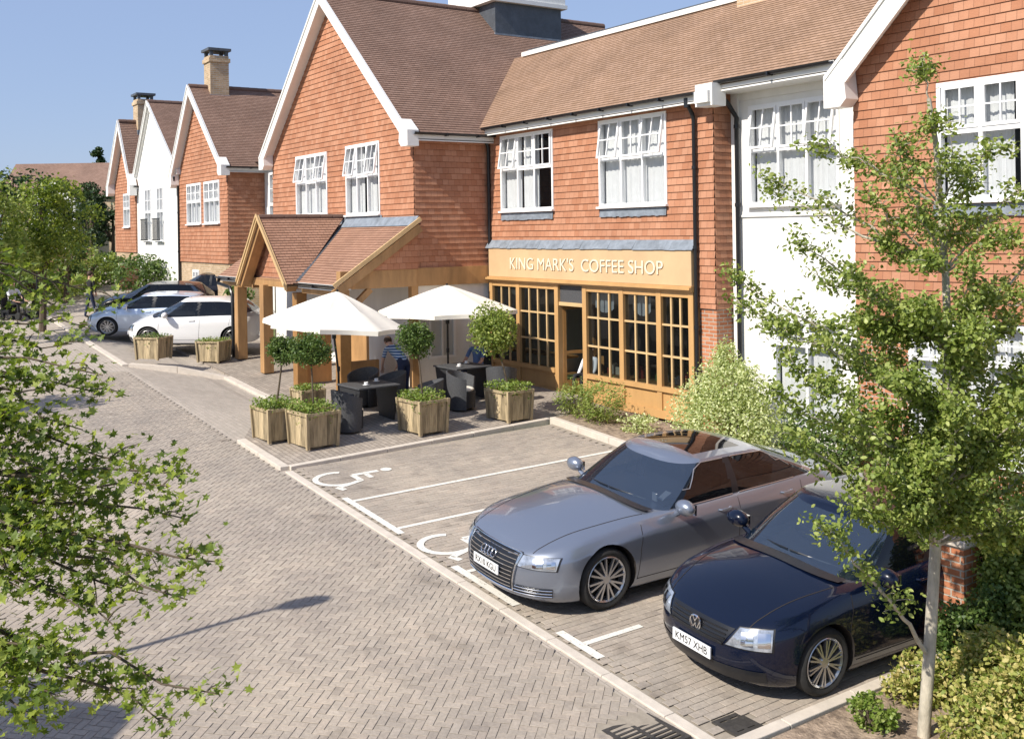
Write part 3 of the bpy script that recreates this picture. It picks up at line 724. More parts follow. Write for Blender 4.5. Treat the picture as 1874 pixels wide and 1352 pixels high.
quick('ridge_trim', M['wpaint'], sh, lambda mb: mb.box(-24.6, -15.6, RY - .12, RY + .1, RZ - .03, RZ + .09), sh_off)
quick('ridge_flashing', M['leadd'], sh, lambda mb: (mb.box(-24.6, -15.6, RY + .101, RY + .5, RZ - .1, RZ + .19), mb.box(-15.55, -9, RY - .1, RY + .3, RZ - .03, RZ + .1)), sh_off)
gutter(sh, sh_off, (-22.1, ty + .02, tz - .01), (-14.55, ty + .02, tz - .01), (0, -1, 0))
quick('eaves_box', M['wpaint'], sh, lambda mb: (mb.box(-14.55, -14.1, ty - .02, ty + .34, tz - .3, tz + .12), mb.box(-14.5, -14.14, ty - .1, ty - .021, tz - .24, tz - .02)), sh_off)
mb = MB(); mb.box(-16.05, -15.0, 16.7, 17.5, 4.6, 6.0); ch = mb.build('chimney', M['bbrick'], sh, off=sh_off)
downpipe(sh, sh_off, -22.3, YF - .06, -3.9, 2.45); downpipe(sh, sh_off, -14.85, YF - .08, -3.9, 2.45)
# lead flashing over the sign, the sign board and lettering
mb = MB(); n = 46
for i in range(n):
    a = SX0 + .03 + 7.5 * i / n; b = a + 7.5 / n; k = random.uniform(-.01, .01)
    mb.poly([(a, YF - .02, -.22 + k * .3), (a, YF - .16, -.42 + k), (b, YF - .16, -.42 + k), (b, YF - .02, -.22 + k * .3)])
    mb.poly([(a, YF - .16, -.42 + k), (a, YF - .12, -.44), (b, YF - .12, -.44), (b, YF - .16, -.42 + k)])
mb.build('lead_flashing', M['lead'], sh, off=sh_off)
sg = MB(); sg.box(-22.25, -14.93, YF - .13, YF + .02, -1.13, -.43); sb = sg.build('sign_board', M['signb'], sh, off=sh_off, bevel=.01)
text_mesh('lettering', "KING MARK'S  COFFEE SHOP", .40, .006, M['letter'], sb, Matrix.Translation(Vector((-18.5, YF - .147, -.80)) - Vector(sh_off)) @ Matrix.Rotation(R(90), 4, 'X'), sx=1.08)
quick('cornice', M['oaks'], sh, lambda mb: (mb.box(-22.28, -14.9, YF - .17, YF + .02, -1.24, -1.131), mb.box(-22.28, -14.9, YF - .22, YF - .171, -1.2, -1.15)), sh_off)
# oak shopfront: posts, glazing bars, stall riser, open door
def sf(mb):
    y0, y1 = YF - .1, YF + .06
    for x in (-22.2, -21.0, -19.42, -18.37, -17.1, -15.92, -14.98): mb.box(x - .07, x + .07, y0 - .01, y1, -3.76, -1.24)
    for a, b in ((-22.13, -19.49), (-18.30, -15.05)):
        mb.box(a, b, y0 - .03, y1, -3.28, -3.18); mb.box(a, b, y0, y1, -1.36, -1.245); mb.box(a, b, y0 + .03, y1 - .02, -3.76, -3.281)
        mb.box(a, b, y0 - .035, y0 + .0, -3.82, -3.66)
shf = quick('shopfront', M['oaks'], sh, sf, sh_off)
for a, b, n in ((-22.13, -21.07, 3), (-20.93, -19.49, 4), (-18.3, -17.17, 3), (-17.03, -15.99, 3), (-15.85, -15.05, 3)):
    def bars(mb):
        y0, y1 = YF - .075, YF - .02
        for i in range(1, n): x = a + (b - a) * i / n; mb.box(x - .022, x + .022, y0, y1, -3.18, -1.36)
        for z in (-1.93, -2.56): mb.box(a, b, y0 + .004, y1, z - .02, z + .02)
    quick('glazing_bars', M['oakp'], shf, bars, sh_off)
    quick('pane', M['sglass'], shf, lambda mb: mb.poly([(a, YF - .04, -3.18), (b, YF - .04, -3.18), (b, YF - .04, -1.36), (a, YF - .04, -1.36)]), sh_off)
quick('transom_light', M['oakp'], shf, lambda mb: (mb.box(-19.35, -18.44, YF - .08, YF + .02, -1.72, -1.64),), sh_off)
quick('transom_glass', M['rattang'], shf, lambda mb: mb.box(-19.35, -18.44, YF - .04, YF - .02, -1.64, -1.25), sh_off)
def dr(mb):
    mb.T = Matrix.Translation((-19.34, YF + .03, 0)) @ Matrix.Rotation(R(80), 4, 'Z')
    for a, b, c, d in ((0, .08, -3.76, -1.72), (.78, .86, -3.76, -1.72), (.08, .78, -3.76, -3.45), (.08, .78, -1.82, -1.72), (.08, .78, -2.85, -2.78)): mb.box(a, b, 0, .045, c, d)
dd = quick('door', M['oakd'], shf, dr, sh_off)
quick('doorstep', M['kerb'], sh, lambda mb: mb.box(-19.5, -18.3, YF - .45, YF + .2, -4.0, -3.77), sh_off)
quick('shop_floor', M['oakd'], sh, lambda mb: mb.box(SX0, SX1, YF + .07, 20, -4.0, -3.79), sh_off)
# goods on the window shelves and pale things hanging inside, part of the wing
def inside(mb):
    rr = random.Random(5)
    mb.cm = 0; mb.box(-18.2, -15.1, 14.55, 14.95, -3.25, -3.2); mb.box(-22.0, -19.6, 14.55, 14.95, -3.0, -2.95)
quick('display_shelf', M['oakd'], sh, inside, sh_off)
mb = MB()
for a, b in ((-18.25, -17.6), (-16.95, -16.4)):
    P = []
    for i in range(23): x = a + (b - a) * i / 22; P += [(x, 14.42 + .015 * math.sin(i * 1.4), -1.38), (x, 14.42 + .015 * math.sin(i * 1.4), -1.72 - .1 * math.sin(math.pi * i / 22))]
    mb2 = MB(); mb2.grid(P, 23, 2); mb2.build('curtain', M['curtain'], sh, off=sh_off, smooth=True)
GC = [pm('goods_' + n, c, .6, .1, 9) for n, c in (('cream', (.6, .55, .42)), ('red', (.4, .06, .04)), ('green', (.1, .22, .08)), ('white', (.75, .75, .72)), ('brown', (.2, .1, .05)))]
_r = random.Random(4); x = -18.15
while x < -15.2:
    w = _r.uniform(.08, .2); h = _r.uniform(.1, .34); t = thing('shop_goods', 'display item on the shelf behind the right-hand shop windows', 'goods', (x, 14.75, -3.2), 0, 'goods on the shop window shelf')
    if _r.random() < .5: quick('box', GC[_r.randrange(5)], t, lambda mb: mb.box(-w / 2, w / 2, -.06, .06, .001, h), bevel=.005)
    else: quick('jar', GC[_r.randrange(5)], t, lambda mb: mb.lathe([(0, .001), (w / 2, .001), (w / 2, h * .7), (w / 4, h * .8), (w / 4, h), (0, h)], 14), smooth=True)
    x += w + _r.uniform(.03, .2)

# ---- right-hand gabled house with its white bay
hr = [(-9.62, -6.9, .36, 2.15), (-10.2, -8.2, -3.5, -1.45)]
rg, ro = gable_house('gabled_house', 'orange tile hung gable at the right edge behind the young tree', -11.17, -1.6, 14.3, 22, -4.3, 2.5, 7.1, 'hung', 'roof', hr, bh=.36, zlow=-1.45, low_mat='brick')
window(rg, ro, *hr[0], 14.3, 4, opens=(), top=.42, bot=4, curtain=((0, .42), (.75, 1)), fr=.07); lead_apron(rg, ro, -9.7, -6.9, .3, 14.3, .18)
window(rg, ro, *hr[1], 14.34, 3, opens=(), top=.3, curtain=((0, 1),))
wy = 14.8; wh = [(-13.95, -11.85, .42, 2.3), (-13.4, -11.85, -3.6, -1.65)]
mb = MB(); plain_front(mb, -14.38, -11.17, -4.3, 2.85, wy, wh); mb.box(-14.38, -14.2, wy - .05, wy - .001, -4.3, 2.7); mb.box(-11.35, -11.18, wy - .06, wy - .001, -4.3, 2.6); mb.box(-14.2, -11.35, wy - .03, wy - .001, 2.42, 2.75)
mb.box(-14.2, -11.35, wy - .035, wy - .001, .2, .24)
mb.build('rendered_bay', M['white'], rg, off=ro)
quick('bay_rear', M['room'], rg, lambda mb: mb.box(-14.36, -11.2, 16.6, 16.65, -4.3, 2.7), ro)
window(rg, ro, *wh[0], wy, 3, opens=(0, 2), curtain=(0, 1)); window(rg, ro, *wh[1], wy, 2, opens=(), top=.25, curtain=((0, 1),))
gutter(rg, ro, (-14.2, 14.23, 2.77), (-11.5, 14.23, 2.77), (0, -1, 0))
quick('bay_soffit', M['wpaint'], rg, lambda mb: mb.box(-14.3, -11.2, 14.25, 14.8, 2.56, 2.58), ro)
mb = MB(); mb.tube([(-14.2, 14.72, -4.0), (-14.2, 14.72, 2.1), (-14.2, 14.5, 2.35), (-14.2, 14.2, 2.6), (-14.2, 14.17, 2.72)], .048, 10)
for z in (-2.6, -1.1, .4, 1.9): mb.tube([(-14.2, 14.72, z), (-14.2, 14.72, z + .07)], .06, 10)
mb.build('downpipe', M['black'], rg, off=ro, smooth=True)

# ---- link between the middle house and the next, with white bay
lk_off = (-31.8, 13.6, -3.2); lk = thing('linking_wing', 'recessed wing with white bay and small window between two gabled houses', 'house', lk_off)
wl = [(-33.6, -32.7, .55, 2.3)]
mb = MB(); wall_front(mb, -34.4, -31.8, -.9, 2.5, 13.6, wl); mb.build('tile_hung_wall', M['hung'], lk, off=lk_off)
mb = MB(); plain_front(mb, -36.1, -34.4, -3.2, 2.4, 13.5, [(-35.6, -34.8, -.3, 2.2)]); plain_front(mb, -34.4, -31.8, -3.2, -.9, 13.62, []); mb.build('rendered_wall', M['white'], lk, off=lk_off)
window(lk, lk_off, *wl[0], 13.6, 2, opens=()); window(lk, lk_off, -35.6, -34.8, -.3, 2.2, 13.5, 1, opens=())
lt, lz = 13.25, 2.6; Ls = math.hypot(3, 2.4); V = Vector((0, 3, 2.4)) / Ls; Nn = Vector((0, -2.4, 3)) / Ls
mb = MB(); courses(mb, (0, lt, lz), X_, V, Nn, [[(-40, 0), (-31, 0), (-31, Ls), (-40, Ls)]], .1, .012); mb.poly([(-40, lt, lz - .06), (-31, lt, lz - .06), (-31, lt + 3, lz + 2.34), (-40, lt + 3, lz + 2.34)]); mb.build('roof', M['roof'], lk, off=lk_off)
gutter(lk, lk_off, (-36, lt, lz - .01), (-31.9, lt, lz - .01), (0, -1, 0)); downpipe(lk, lk_off, -34.35, 13.45, -3, 2.3)
# ---- third gable
h3 = [(-40.9, -39.1, .45, 2.0), (-38.75, -36.95, .45, 2.0), (-40.4, -39.6, -2.5, -1.3)]
g3, o3 = gable_house('gabled_house', 'tile hung gable with buff chimney between the white gable and the porch', -42.0, -36.1, 12.15, 22, -2.9, 2.45, 5.45, 'hung', 'roof_b', h3, zlow=-1.0, low_mat='bbrick', cx=-39.6, bh=.25)
for h in h3: window(g3, o3, *h, 12.15 + (.04 if h[3] < 0 else 0), 3 if h[3] > 0 else 2, opens=())
chimney(g3, o3, -39.6, 12.95, 5.0, 6.95, .75, .72); downpipe(g3, o3, -41.95, 12.1, -2.6, 2.3)
# ---- white gable
hw = [(-47.1, -46.1, -.2, 2.1), (-45.2, -44.2, -.2, 2.1), (-47.2, -46.3, -2.2, -1.2)]
g4, o4 = gable_house('gabled_house', 'white rendered gable with two tall upper windows in the far row', -48.5, -42.05, 12.15, 22, -2.8, 2.6, 5.6, 'white', 'roof_b', hw, bh=.14, cx=-46.1, over=.1)
for h in hw: window(g4, o4, *h, 12.15, 2, opens=(), curtain=((0, 1),))
for a in (-47.1, -45.2):
    mb = MB(); mb.bar((a - .05, 11.95, .75), (a + 1.05, 11.95, .75), .04, .04)
    for i in range(9): mb.bar((a + i * .125, 11.95, -.15), (a + i * .125, 11.95, .75), .02, .02)
    mb.bar((a - .05, 11.95, -.15), (a + 1.05, 11.95, -.15), .04, .04); mb.build('balconet', M['black'], g4, off=o4)
# ---- red gable beyond
h5 = [(-50.7, -49.5, .45, 2.0)]
g5, o5 = gable_house('gabled_house', 'narrow orange gable furthest along the row, beside the white gable', -52.4, -48.52, 12.1, 22, -2.6, 2.5, 5.15, 'hung', 'roof_b', h5, zlow=-.7, low_mat='bbrick', cx=-50.3, bh=.25)
window(g5, o5, *h5[0], 12.1, 2, opens=()); chimney(g5, o5, -50.3, 12.95, 4.6, 6.5, .85, .72)

# ---- timber porch in front of the middle house
po = (-26.7, 10.0, -3.75); pr = thing('timber_porch', 'tiled lean-to porch on oak posts with a small cross gable', 'porch', po)
VX = -22.1; ey, ez, ay, az = 10.0, -1.2, 12.14, .28
def slope(mb, polys, y0, z0, y1, z1, th=.07):
    Ls = math.hypot(y1 - y0, z1 - z0); V = Vector((0, y1 - y0, z1 - z0)) / Ls; Nn = Vector((0, -(z1 - z0), y1 - y0)) / Ls
    for pl in polys:
        courses(mb, (0, y0, z0), X_, V, Nn, [[(x, (y - y0) / V.y) for x, y in pl]], .1, .014)
        mb.poly([tuple(Vector((x, y0, z0)) + V * ((y - y0) / V.y) - Nn * th) for x, y in pl][::-1])
mb = MB(); slope(mb, [[(-30.7, ey), (VX, ey), (VX, ay), (-30.7, ay)]], ey, ez, ay, az)
PX0, PXC, PX1, PYF, PZA, PZE = -28.0, -26.42, -24.55, 9.7, .46, -1.24
for sgn, xe in ((1, PX1), (-1, PX0)):
    run, rise = abs(xe - PXC), PZA - PZE; Ls = math.hypot(run, rise); V = Vector((-sgn * run, 0, rise)) / Ls; Nn = Vector((sgn * rise, 0, run)) / Ls
    # cut where it meets the lean-to: y at height z
    def yv(v): z = PZE + V.z * v; return (z - ez) / (az - ez) * (ay - ey) + ey
    pl = [(PYF, 0), (yv(0) + .05, 0), (min(12.14, yv(Ls) + .05), Ls), (PYF, Ls)]
    courses(mb, (xe, 0, PZE), Y_, V, Nn, [pl], .1, .014)
    mb.poly([tuple(Vector((xe, y, PZE)) + V * v - Nn * .06) for y, v in pl])
mb.build('roof', M['roof_c'], pr, off=po)
mb = MB()
for i in range(7): mb.tube([(PXC, PYF + i * .345, PZA + .0), (PXC, PYF + i * .345 + .335, PZA + .005)], .075, 8)
mb.build('ridge_tiles', M['roof_b'], pr, off=po)
quick('lead_flashing', M['lead'], pr, lambda mb: mb.poly([(-26.2, 11.93, .17), (VX, 11.93, .17), (VX, 12.1, .40), (-26.2, 12.1, .40)]), po)
quick('valley', M['leadd'], pr, lambda mb: mb.bar((PX1 - .02, ey - .0, ez + .03), (PXC + .15, 12.0, .22), .1, .012), po)
bargeboard(pr, po, (PX0 - .03, PZE + .0), (PXC, PZA + .06), PYF - .06, .10, mat='oakp', tail=False); bargeboard(pr, po, (PX1 + .03, PZE + .0), (PXC, PZA + .06), PYF - .06, .10, mat='oakp', tail=False)
def frm(mb):
    for sg_, xe in ((1, PX1), (-1, PX0)): mb.bar((xe - sg_ * .05, PYF + .16, PZE - .12), (PXC, PYF + .16, PZA - .14), .26, .16)
    mb.box(PX0, PX1, PYF + .3, PYF + .48, PZE - .12, PZE + .08)
    mb.box(PX0, PX0 + .14, PYF + .5, 12, PZE - .16, PZE - .02); mb.box(PX1 - .14, PX1, PYF + .5, 12, PZE - .16, PZE - .02)
    mb.box(PX1 + .01, VX - .05, ey + .1, ey + .28, ez - .26, ez - .06)
    mb.box(-30.6, PX0 - .01, ey + .1, ey + .28, ez - .26, ez - .06)
    # verge frame and beam on the open right side
    mb.bar((VX - .02, ey - .12, ez - .2), (VX - .02, ay, az - .16), .1, .2)
    mb.box(VX - .36, VX - .14, ey + .1, 12.1, -1.3, -.88)
    mb.bar((VX - .24, ey + .2, -1.95), (VX - .24, ey + .9, -1.32), .12, .14)
    mb.box(VX - .36, VX - .14, ey + .1, ey + .3, -2.0, ez - .2)
quick('frame', M['oak'], pr, frm, po)
quick('verge_board', M['oakp'], pr, lambda mb: (mb.bar((VX + .03, ey - .14, ez + .0), (VX + .03, ay, az + .05), .05, .1)), po)
mb = MB(); courses(mb, (0, PYF + .42, 0), X_, Z_, -Y_, [[(PX0 + .12, PZE + .06), (PX1 - .12, PZE + .06), (PXC, PZA - .1)]], .145, .014)
mb.build('gable_infill', M['hung'], pr, off=po)
mb = MB(); courses(mb, (VX - .13, 0, 0), Y_, Z_, X_, [[(ey + .5, -.88), (12.14, -.88), (12.14, .12)]], .145, .014); mb.build('gable_infill', M['hung'], pr, off=po)
gutter(pr, po, (PX1 + .05, ey - .02, ez), (VX, ey - .02, ez), (0, -1, 0), fas=.1); gutter(pr, po, (-30.6, ey - .02, ez), (-28.1, ey - .02, ez), (0, -1, 0), fas=.1)
for x, y in ((-26.75, 10.0), (-29.1, 10.12), (-24.75, 10.12), (VX - .25, ey + .2)):
    zt = -1.32 if abs(x + 26.75) < .1 else ez - .26
    p = quick('post', M['oak'] if x < -25 else M['oakd'], pr, lambda mb: mb.box(x - .14, x + .14, y - .14, y + .14, gz(x, y) + .07, zt), po, bevel=.012)
for q in ((-24.78, -24.72, 10.3, 10.95, gz(-24.7, 10.5) + .1, -2.55), (-24.7, -23.2, 11.2, 11.27, gz(-24, 11) + .1, -2.5), (-22.5, -22.42, 10.35, 11.15, gz(-22.4, 10.7) + .1, -3.0)): quick('timber_panel', M['oak'], pr, lambda mb: mb.box(*q), po)
mb = MB(); mb.tube([(-30.4, 9.93, ez - .05), (-30.4, 9.9, ez - .2), (-29.6, 9.98, ez - .3), (-29.45, 10.0, ez - .5), (-29.42, 10.0, -3.5)], .05, 8); mb.build('downpipe', M['black'], pr, off=po, smooth=True)
# ------------------------------------------------------------------ cars (local: nose at x=0, tail at x=L, +y = the car's right, z up from the ground)
def car_paint(name, c, metal=.5, rough=.28, coat=1.0):
    m, nt, b = new_mat(name); L = nt.links
    tc = N(nt, 'ShaderNodeTexCoord'); nz = N(nt, 'ShaderNodeTexNoise'); nz.inputs['Scale'].default_value = 1200; L.new(tc.outputs['Object'], nz.inputs['Vector'])
    n2 = N(nt, 'ShaderNodeTexNoise'); n2.inputs['Scale'].default_value = 2.5; n2.inputs['Detail'].default_value = 5; L.new(tc.outputs['Object'], n2.inputs['Vector'])
    rp = N(nt, 'ShaderNodeValToRGB'); e = rp.color_ramp.elements; e[0].color = c4([x * .93 for x in c]); e[1].color = c4([min(1, x * 1.07) for x in c]); L.new(nz.outputs[0], rp.inputs[0]); L.new(rp.outputs[0], b.inputs['Base Color'])
    mr = N(nt, 'ShaderNodeMapRange'); mr.inputs[3].default_value = rough - .04; mr.inputs[4].default_value = rough + .06; L.new(n2.outputs[0], mr.inputs[0]); L.new(mr.outputs[0], b.inputs['Roughness'])
    b.inputs['Specular IOR Level'].default_value = .2 if metal == 0 else .5; b.inputs['Metallic'].default_value = metal; b.inputs['Coat Weight'].default_value = coat; b.inputs['Coat Roughness'].default_value = .03
    return m
def lerp(a, b, t): return a + (b - a) * t
def curve(pts):
    """smooth monotone-ish interpolation through (x, y) points"""
    xs = [p[0] for p in pts]; ys = [p[1] for p in pts]; n = len(xs)
    ms = [0] * n
    for i in range(n):
        if 0 < i < n - 1:
            d0 = (ys[i] - ys[i - 1]) / (xs[i] - xs[i - 1]); d1 = (ys[i + 1] - ys[i]) / (xs[i + 1] - xs[i]); ms[i] = 0 if d0 * d1 <= 0 else 2 * d0 * d1 / (d0 + d1)
    ms[0] = (ys[1] - ys[0]) / (xs[1] - xs[0]); ms[-1] = (ys[-1] - ys[-2]) / (xs[-1] - xs[-2])
    def f(x):
        if x <= xs[0]: return ys[0]
        if x >= xs[-1]: return ys[-1]
        i = max(k for k in range(n - 1) if xs[k] <= x); h = xs[i + 1] - xs[i]; t = (x - xs[i]) / h
        return (2 * t**3 - 3 * t**2 + 1) * ys[i] + (t**3 - 2 * t**2 + t) * h * ms[i] + (-2 * t**3 + 3 * t**2) * ys[i + 1] + (t**3 - t**2) * h * ms[i + 1]
    return f
def loop(xf, xr, wf, cf, crr, p=2.2, q=2.6, n1=12, n2=44):
    """half plan outline (x, y) from the nose centre round the side to the tail centre; wf(x) half width"""
    out = []
    for i in range(n1):
        a = (math.pi / 2) * i / n1; x = xf + cf * (1 - math.cos(a) ** (2 / p)); out.append((x, wf(x) * math.sin(a) ** (2 / q)))
    for i in range(n2 + 1):
        x = lerp(xf + cf, xr - crr, i / n2); out.append((x, wf(x)))
    for i in range(n1 - 1, -1, -1):
        a = (math.pi / 2) * i / n1; x = xr - crr * (1 - math.cos(a) ** (2 / p)); out.append((x, wf(x) * math.sin(a) ** (2 / q)))
    return out
def full(half): return half + [(x, -y) for x, y in half[-2:0:-1]]
def make_car(name, label, P, paint, group=None, detail=True):
    L, Wd, Hh = P['L'], P['W'], P['H']; hw = Wd / 2
    root = thing(name, label, 'car', (0, 0, 0), 0, group)
    zt = curve(P['shoulder']); crown = curve(P['crown']); wf0 = curve(P['width'])
    lv = P['levels']                   # (t, front setback, rear setback, width factor)
    rings = []
    for t, sf, sr_, wk in lv:
        wf = lambda x, wk=wk: wf0(x) * wk * hw
        rings.append([(x, y, lerp(P['zb'](x) if callable(P['zb']) else P['zb'], zt(x), t)) for x, y in full(loop(sf, L - sr_, wf, P['cf'], P['cr']))])
    n = len(rings[0]); mb = MB(); pts = [p for r in rings for p in r]; F = []
    for k in range(len(rings) - 1):
        for i in range(n): F.append((k * n + i, k * n + (i + 1) % n, (k + 1) * n + (i + 1) % n, (k + 1) * n + i))
    nh = (n + 2) // 2                  # half count incl. both centre points
    # bonnet / deck height field from the top ring
    top = rings[-1]; base0 = (len(rings) - 1) * n; rows = [.12, .3, .55, .8]
    idx = [[base0 + i for i in range(n)]]
    for s in rows:
        st = len(pts)
        for i in range(n):
            x, y, z = top[i]; wv = max(1e-3, abs(wf0(x) * hw * lv[-1][3])); yy = y * (1 - s)
            rel = min(1, abs(y) / wv); h = crown(x) * (1 - (abs(yy) / wv) ** 2) - crown(x) * (1 - rel * rel)
            pts.append((x, yy, z + max(0, h)))
        idx.append([st + i for i in range(n)])
    for k in range(len(idx) - 1):
        for i in range(n): F.append((idx[k][i], idx[k][(i + 1) % n], idx[k + 1][(i + 1) % n], idx[k + 1][i]))
    st = len(pts)
    for i in range(nh):
        x, y, z = top[i]; wv = max(1e-3, wf0(x) * hw * lv[-1][3]); rel = min(1, abs(y) / wv); pts.append((x, 0, z + max(0, crown(x) * rel * rel)))
    last = idx[-1]
    for i in range(nh - 1):
        F.append((last[i], last[i + 1], st + i + 1, st + i)); F.append((last[(n - i) % n], st + i, st + i + 1, last[(n - i - 1) % n]))
    # floor
    st = len(pts)
    for i in range(nh): pts.append((rings[0][i][0], 0, rings[0][i][2]))
    for i in range(nh - 1):
        F.append((i, st + i, st + i + 1, i + 1)); F.append(((n - i) % n, (n - i - 1) % n, st + i + 1, st + i))
    mb.faces(pts, F)
    body = mb.build('body', [paint, M['dark']], root, smooth='w')
    bmx = bmesh.new(); bmx.from_mesh(body.data); bmesh.ops.dissolve_degenerate(bmx, dist=1e-4, edges=bmx.edges); bmesh.ops.recalc_face_normals(bmx, faces=bmx.faces); bmx.to_mesh(body.data); bmx.free()
    # wheel arches cut out with cylinders
    wr = P['wr']; xs_w = (P['xw0'], P['xw1']); ra = wr + .045
    for xw in xs_w:
        for s_ in (1, -1):
            c = MB(); c.lathe([(0, 0), (ra, 0), (ra, .34 + .1), (0, .34 + .1)], 40, 'y', (xw, (hw - .30 if s_ > 0 else -hw - .14), wr + .01))
            co = c.build('cut', M['dark'], None, weld=True)
            bm2 = bmesh.new(); bm2.from_mesh(co.data); bmesh.ops.recalc_face_normals(bm2, faces=bm2.faces); bm2.to_mesh(co.data); bm2.free()
            md = body.modifiers.new('b', 'BOOLEAN'); md.operation = 'DIFFERENCE'; md.object = co; md.solver = 'EXACT'
            bpy.context.view_layer.update()
            me = bpy.data.meshes.new_from_object(body.evaluated_get(bpy.context.evaluated_depsgraph_get()))
            body.modifiers.clear(); body.data = me; bpy.data.objects.remove(co)
    me = body.data; me.name = 'body'; me.materials.clear(); me.materials.append(paint); me.materials.append(M['dark']); me.materials.append(M['black'])
    for p in me.polygons:
        c = p.center; p.material_index = 0
        if c.z < P['zb'] + .02 and abs(p.normal.z) > .8: p.material_index = 1
        for xw in xs_w:
            d = math.hypot(c.x - xw, c.z - wr - .01)
            if abs(d - ra) < .012 and abs(p.normal.y) < .3 and abs(c.y) > hw - .34: p.material_index = 1
            if abs(abs(c.y) - (hw - .30)) < .003 and d < ra: p.material_index = 1
        p.use_smooth = True
    try: me.set_sharp_from_angle(angle=R(32))
    except Exception: pass
    bm3 = bmesh.new(); bm3.from_mesh(me); bvh = BVHTree.FromBMesh(bm3)
    # ------ cabin
    c0, c1, t0, t1 = P['cab']; roofz = curve(P['roof']); wb, wt = P['cabw']
    levels = [0, .035, .2, .4, .6, .8, .93, 1.0]; rg = []
    for t in levels:
        xf = lerp(c0, t0, t); xr = lerp(c1, t1, t); bul = 1 + .035 * math.sin(math.pi * t)
        wt_ = lerp(wb, wt, t) * hw * bul; cfl = lerp(.42, .30, t); crl = lerp(.34, .26, t)
        half = loop(xf, xr, lambda x, w=wt_: w * (1 - .045 * max(0, (xf + .9 - x) / .9) ** 2 - P.get('taper', .06) * max(0, (x - xr + 1.2) / 1.2) ** 2), cfl, crl, 2.0, 2.9, 10, 40)
        ring = []
        for x, y in full(half):
            u = (x - xf) / (xr - xf); zb_ = zt(x) + crown(x) * max(0, 1 - (abs(y) / (hw * wf0(x))) ** 2) - .02; zr = roofz(lerp(t0, t1, u))
            ring.append((x, y, lerp(zb_, zr, t)))
        rg.append(ring)
    n = len(rg[0]); nh = (n + 2) // 2; n1 = 10
    cab = MB(); body_f, glass_f, side_f = [], [], []
    pts = [p for r in rg for p in r]
    pil = P['pillars']
    for k in range(len(rg) - 1):
        tm = (levels[k] + levels[k + 1]) / 2
        for i in range(n):
            f_ = (k * n + i, k * n + (i + 1) % n, (k + 1) * n + (i + 1) % n, (k + 1) * n + i)
            j = i if i < nh - 1 else n - 1 - i; xm = sum(pts[q][0] for q in f_) / 4; u = (xm - lerp(c0, t0, tm)) / (lerp(c1, t1, tm) - lerp(c0, t0, tm))
            front = j < n1 - 1; rear = j >= nh - 1 - n1 + 1
            if front: (glass_f if levels[k] >= .0 and levels[k + 1] <= .94 else body_f).append(f_)
            elif rear: (glass_f if .2 <= levels[k] and levels[k + 1] <= .94 else body_f).append(f_)
            else:
                isb = any(a <= u <= b for a, b in pil['body']); isk = any(a <= xm <= b for a, b in pil['black'])
                if isb or levels[k + 1] > .94 or levels[k] < .03: body_f.append(f_)
                elif isk: side_f.append(('k', f_))
                else: side_f.append(('g', f_))
    # roof skin
    R_f = []; prev = [(len(rg) - 1) * n + i for i in range(n)]; topr = rg[-1]
    for s in (.1, .25, .5, .75):
        st = len(pts)
        for i in range(n):
            x, y, z = topr[i]; pts.append((x, y * (1 - s), z + P['rcrown'] * (1 - (1 - s) ** 2) * min(1, abs(y) / (wt * hw))))
        cur = [st + i for i in range(n)]
        for i in range(n): R_f.append((prev[i], prev[(i + 1) % n], cur[(i + 1) % n], cur[i]))
        prev = cur
    st = len(pts)
    for i in range(nh): x, y, z = topr[i]; pts.append((x, 0, z + P['rcrown'] * min(1, abs(y) / (wt * hw))))
    for i in range(nh - 1):
        R_f.append((prev[i], prev[i + 1], st + i + 1, st + i)); R_f.append((prev[(n - i) % n], st + i, st + i + 1, prev[(n - i - 1) % n]))
    def sub(fs):
        m_ = MB(); ids = {}; P_ = []; FF = []
        for f_ in fs:
            g = []
            for q in f_:
                if q not in ids: ids[q] = len(P_); P_.append(pts[q])
                g.append(ids[q])
            FF.append(tuple(g))
        m_.faces(P_, FF); return m_
    sun = P.get('sunroof')
    def insun(f_):
        c = [sum(pts[q][k] for q in f_) / 4 for k in range(3)]; return sun and sun[0] < c[0] < sun[1] and abs(c[1]) < sun[2]
    sub(body_f + [f_ for f_ in R_f if not insun(f_)]).build('roof', paint, root, smooth='w')
    if sun:
        sub([f_ for f_ in R_f if insun(f_)]).build('sunroof', M['sroof'], root, smooth='w')
    def fx(f_, k=0): return sum(pts[q][k] for q in f_) / 4
    mxx = (c0 + c1) / 2
    sub([f_ for f_ in glass_f if fx(f_) < mxx]).build('windscreen', M['cglass'], root, smooth='w'); sub([f_ for f_ in glass_f if fx(f_) >= mxx]).build('rear_window', M['cglass'], root, smooth='w')
    pm_ = pil['black'][0][0]
    for s_ in (1, -1):
        for g in (0, 1):
            q = [f_ for k, f_ in side_f if k == 'g' and fx(f_, 1) * s_ > 0 and (fx(f_) > pm_) == bool(g)]
            if q: sub(q).build('side_window', M['sgdark'], root, smooth='w')
        kk = [f_ for k, f_ in side_f if k == 'k' and fx(f_, 1) * s_ > 0]
        if kk: sub(kk).build('door_pillar', M['black'], root, smooth='w')
    # ------ conforming details
    def cast(o, d):
        h = bvh.ray_cast(Vector(o), Vector(d).normalized())
        return (h[0], h[1]) if h[0] is not None else (None, None)
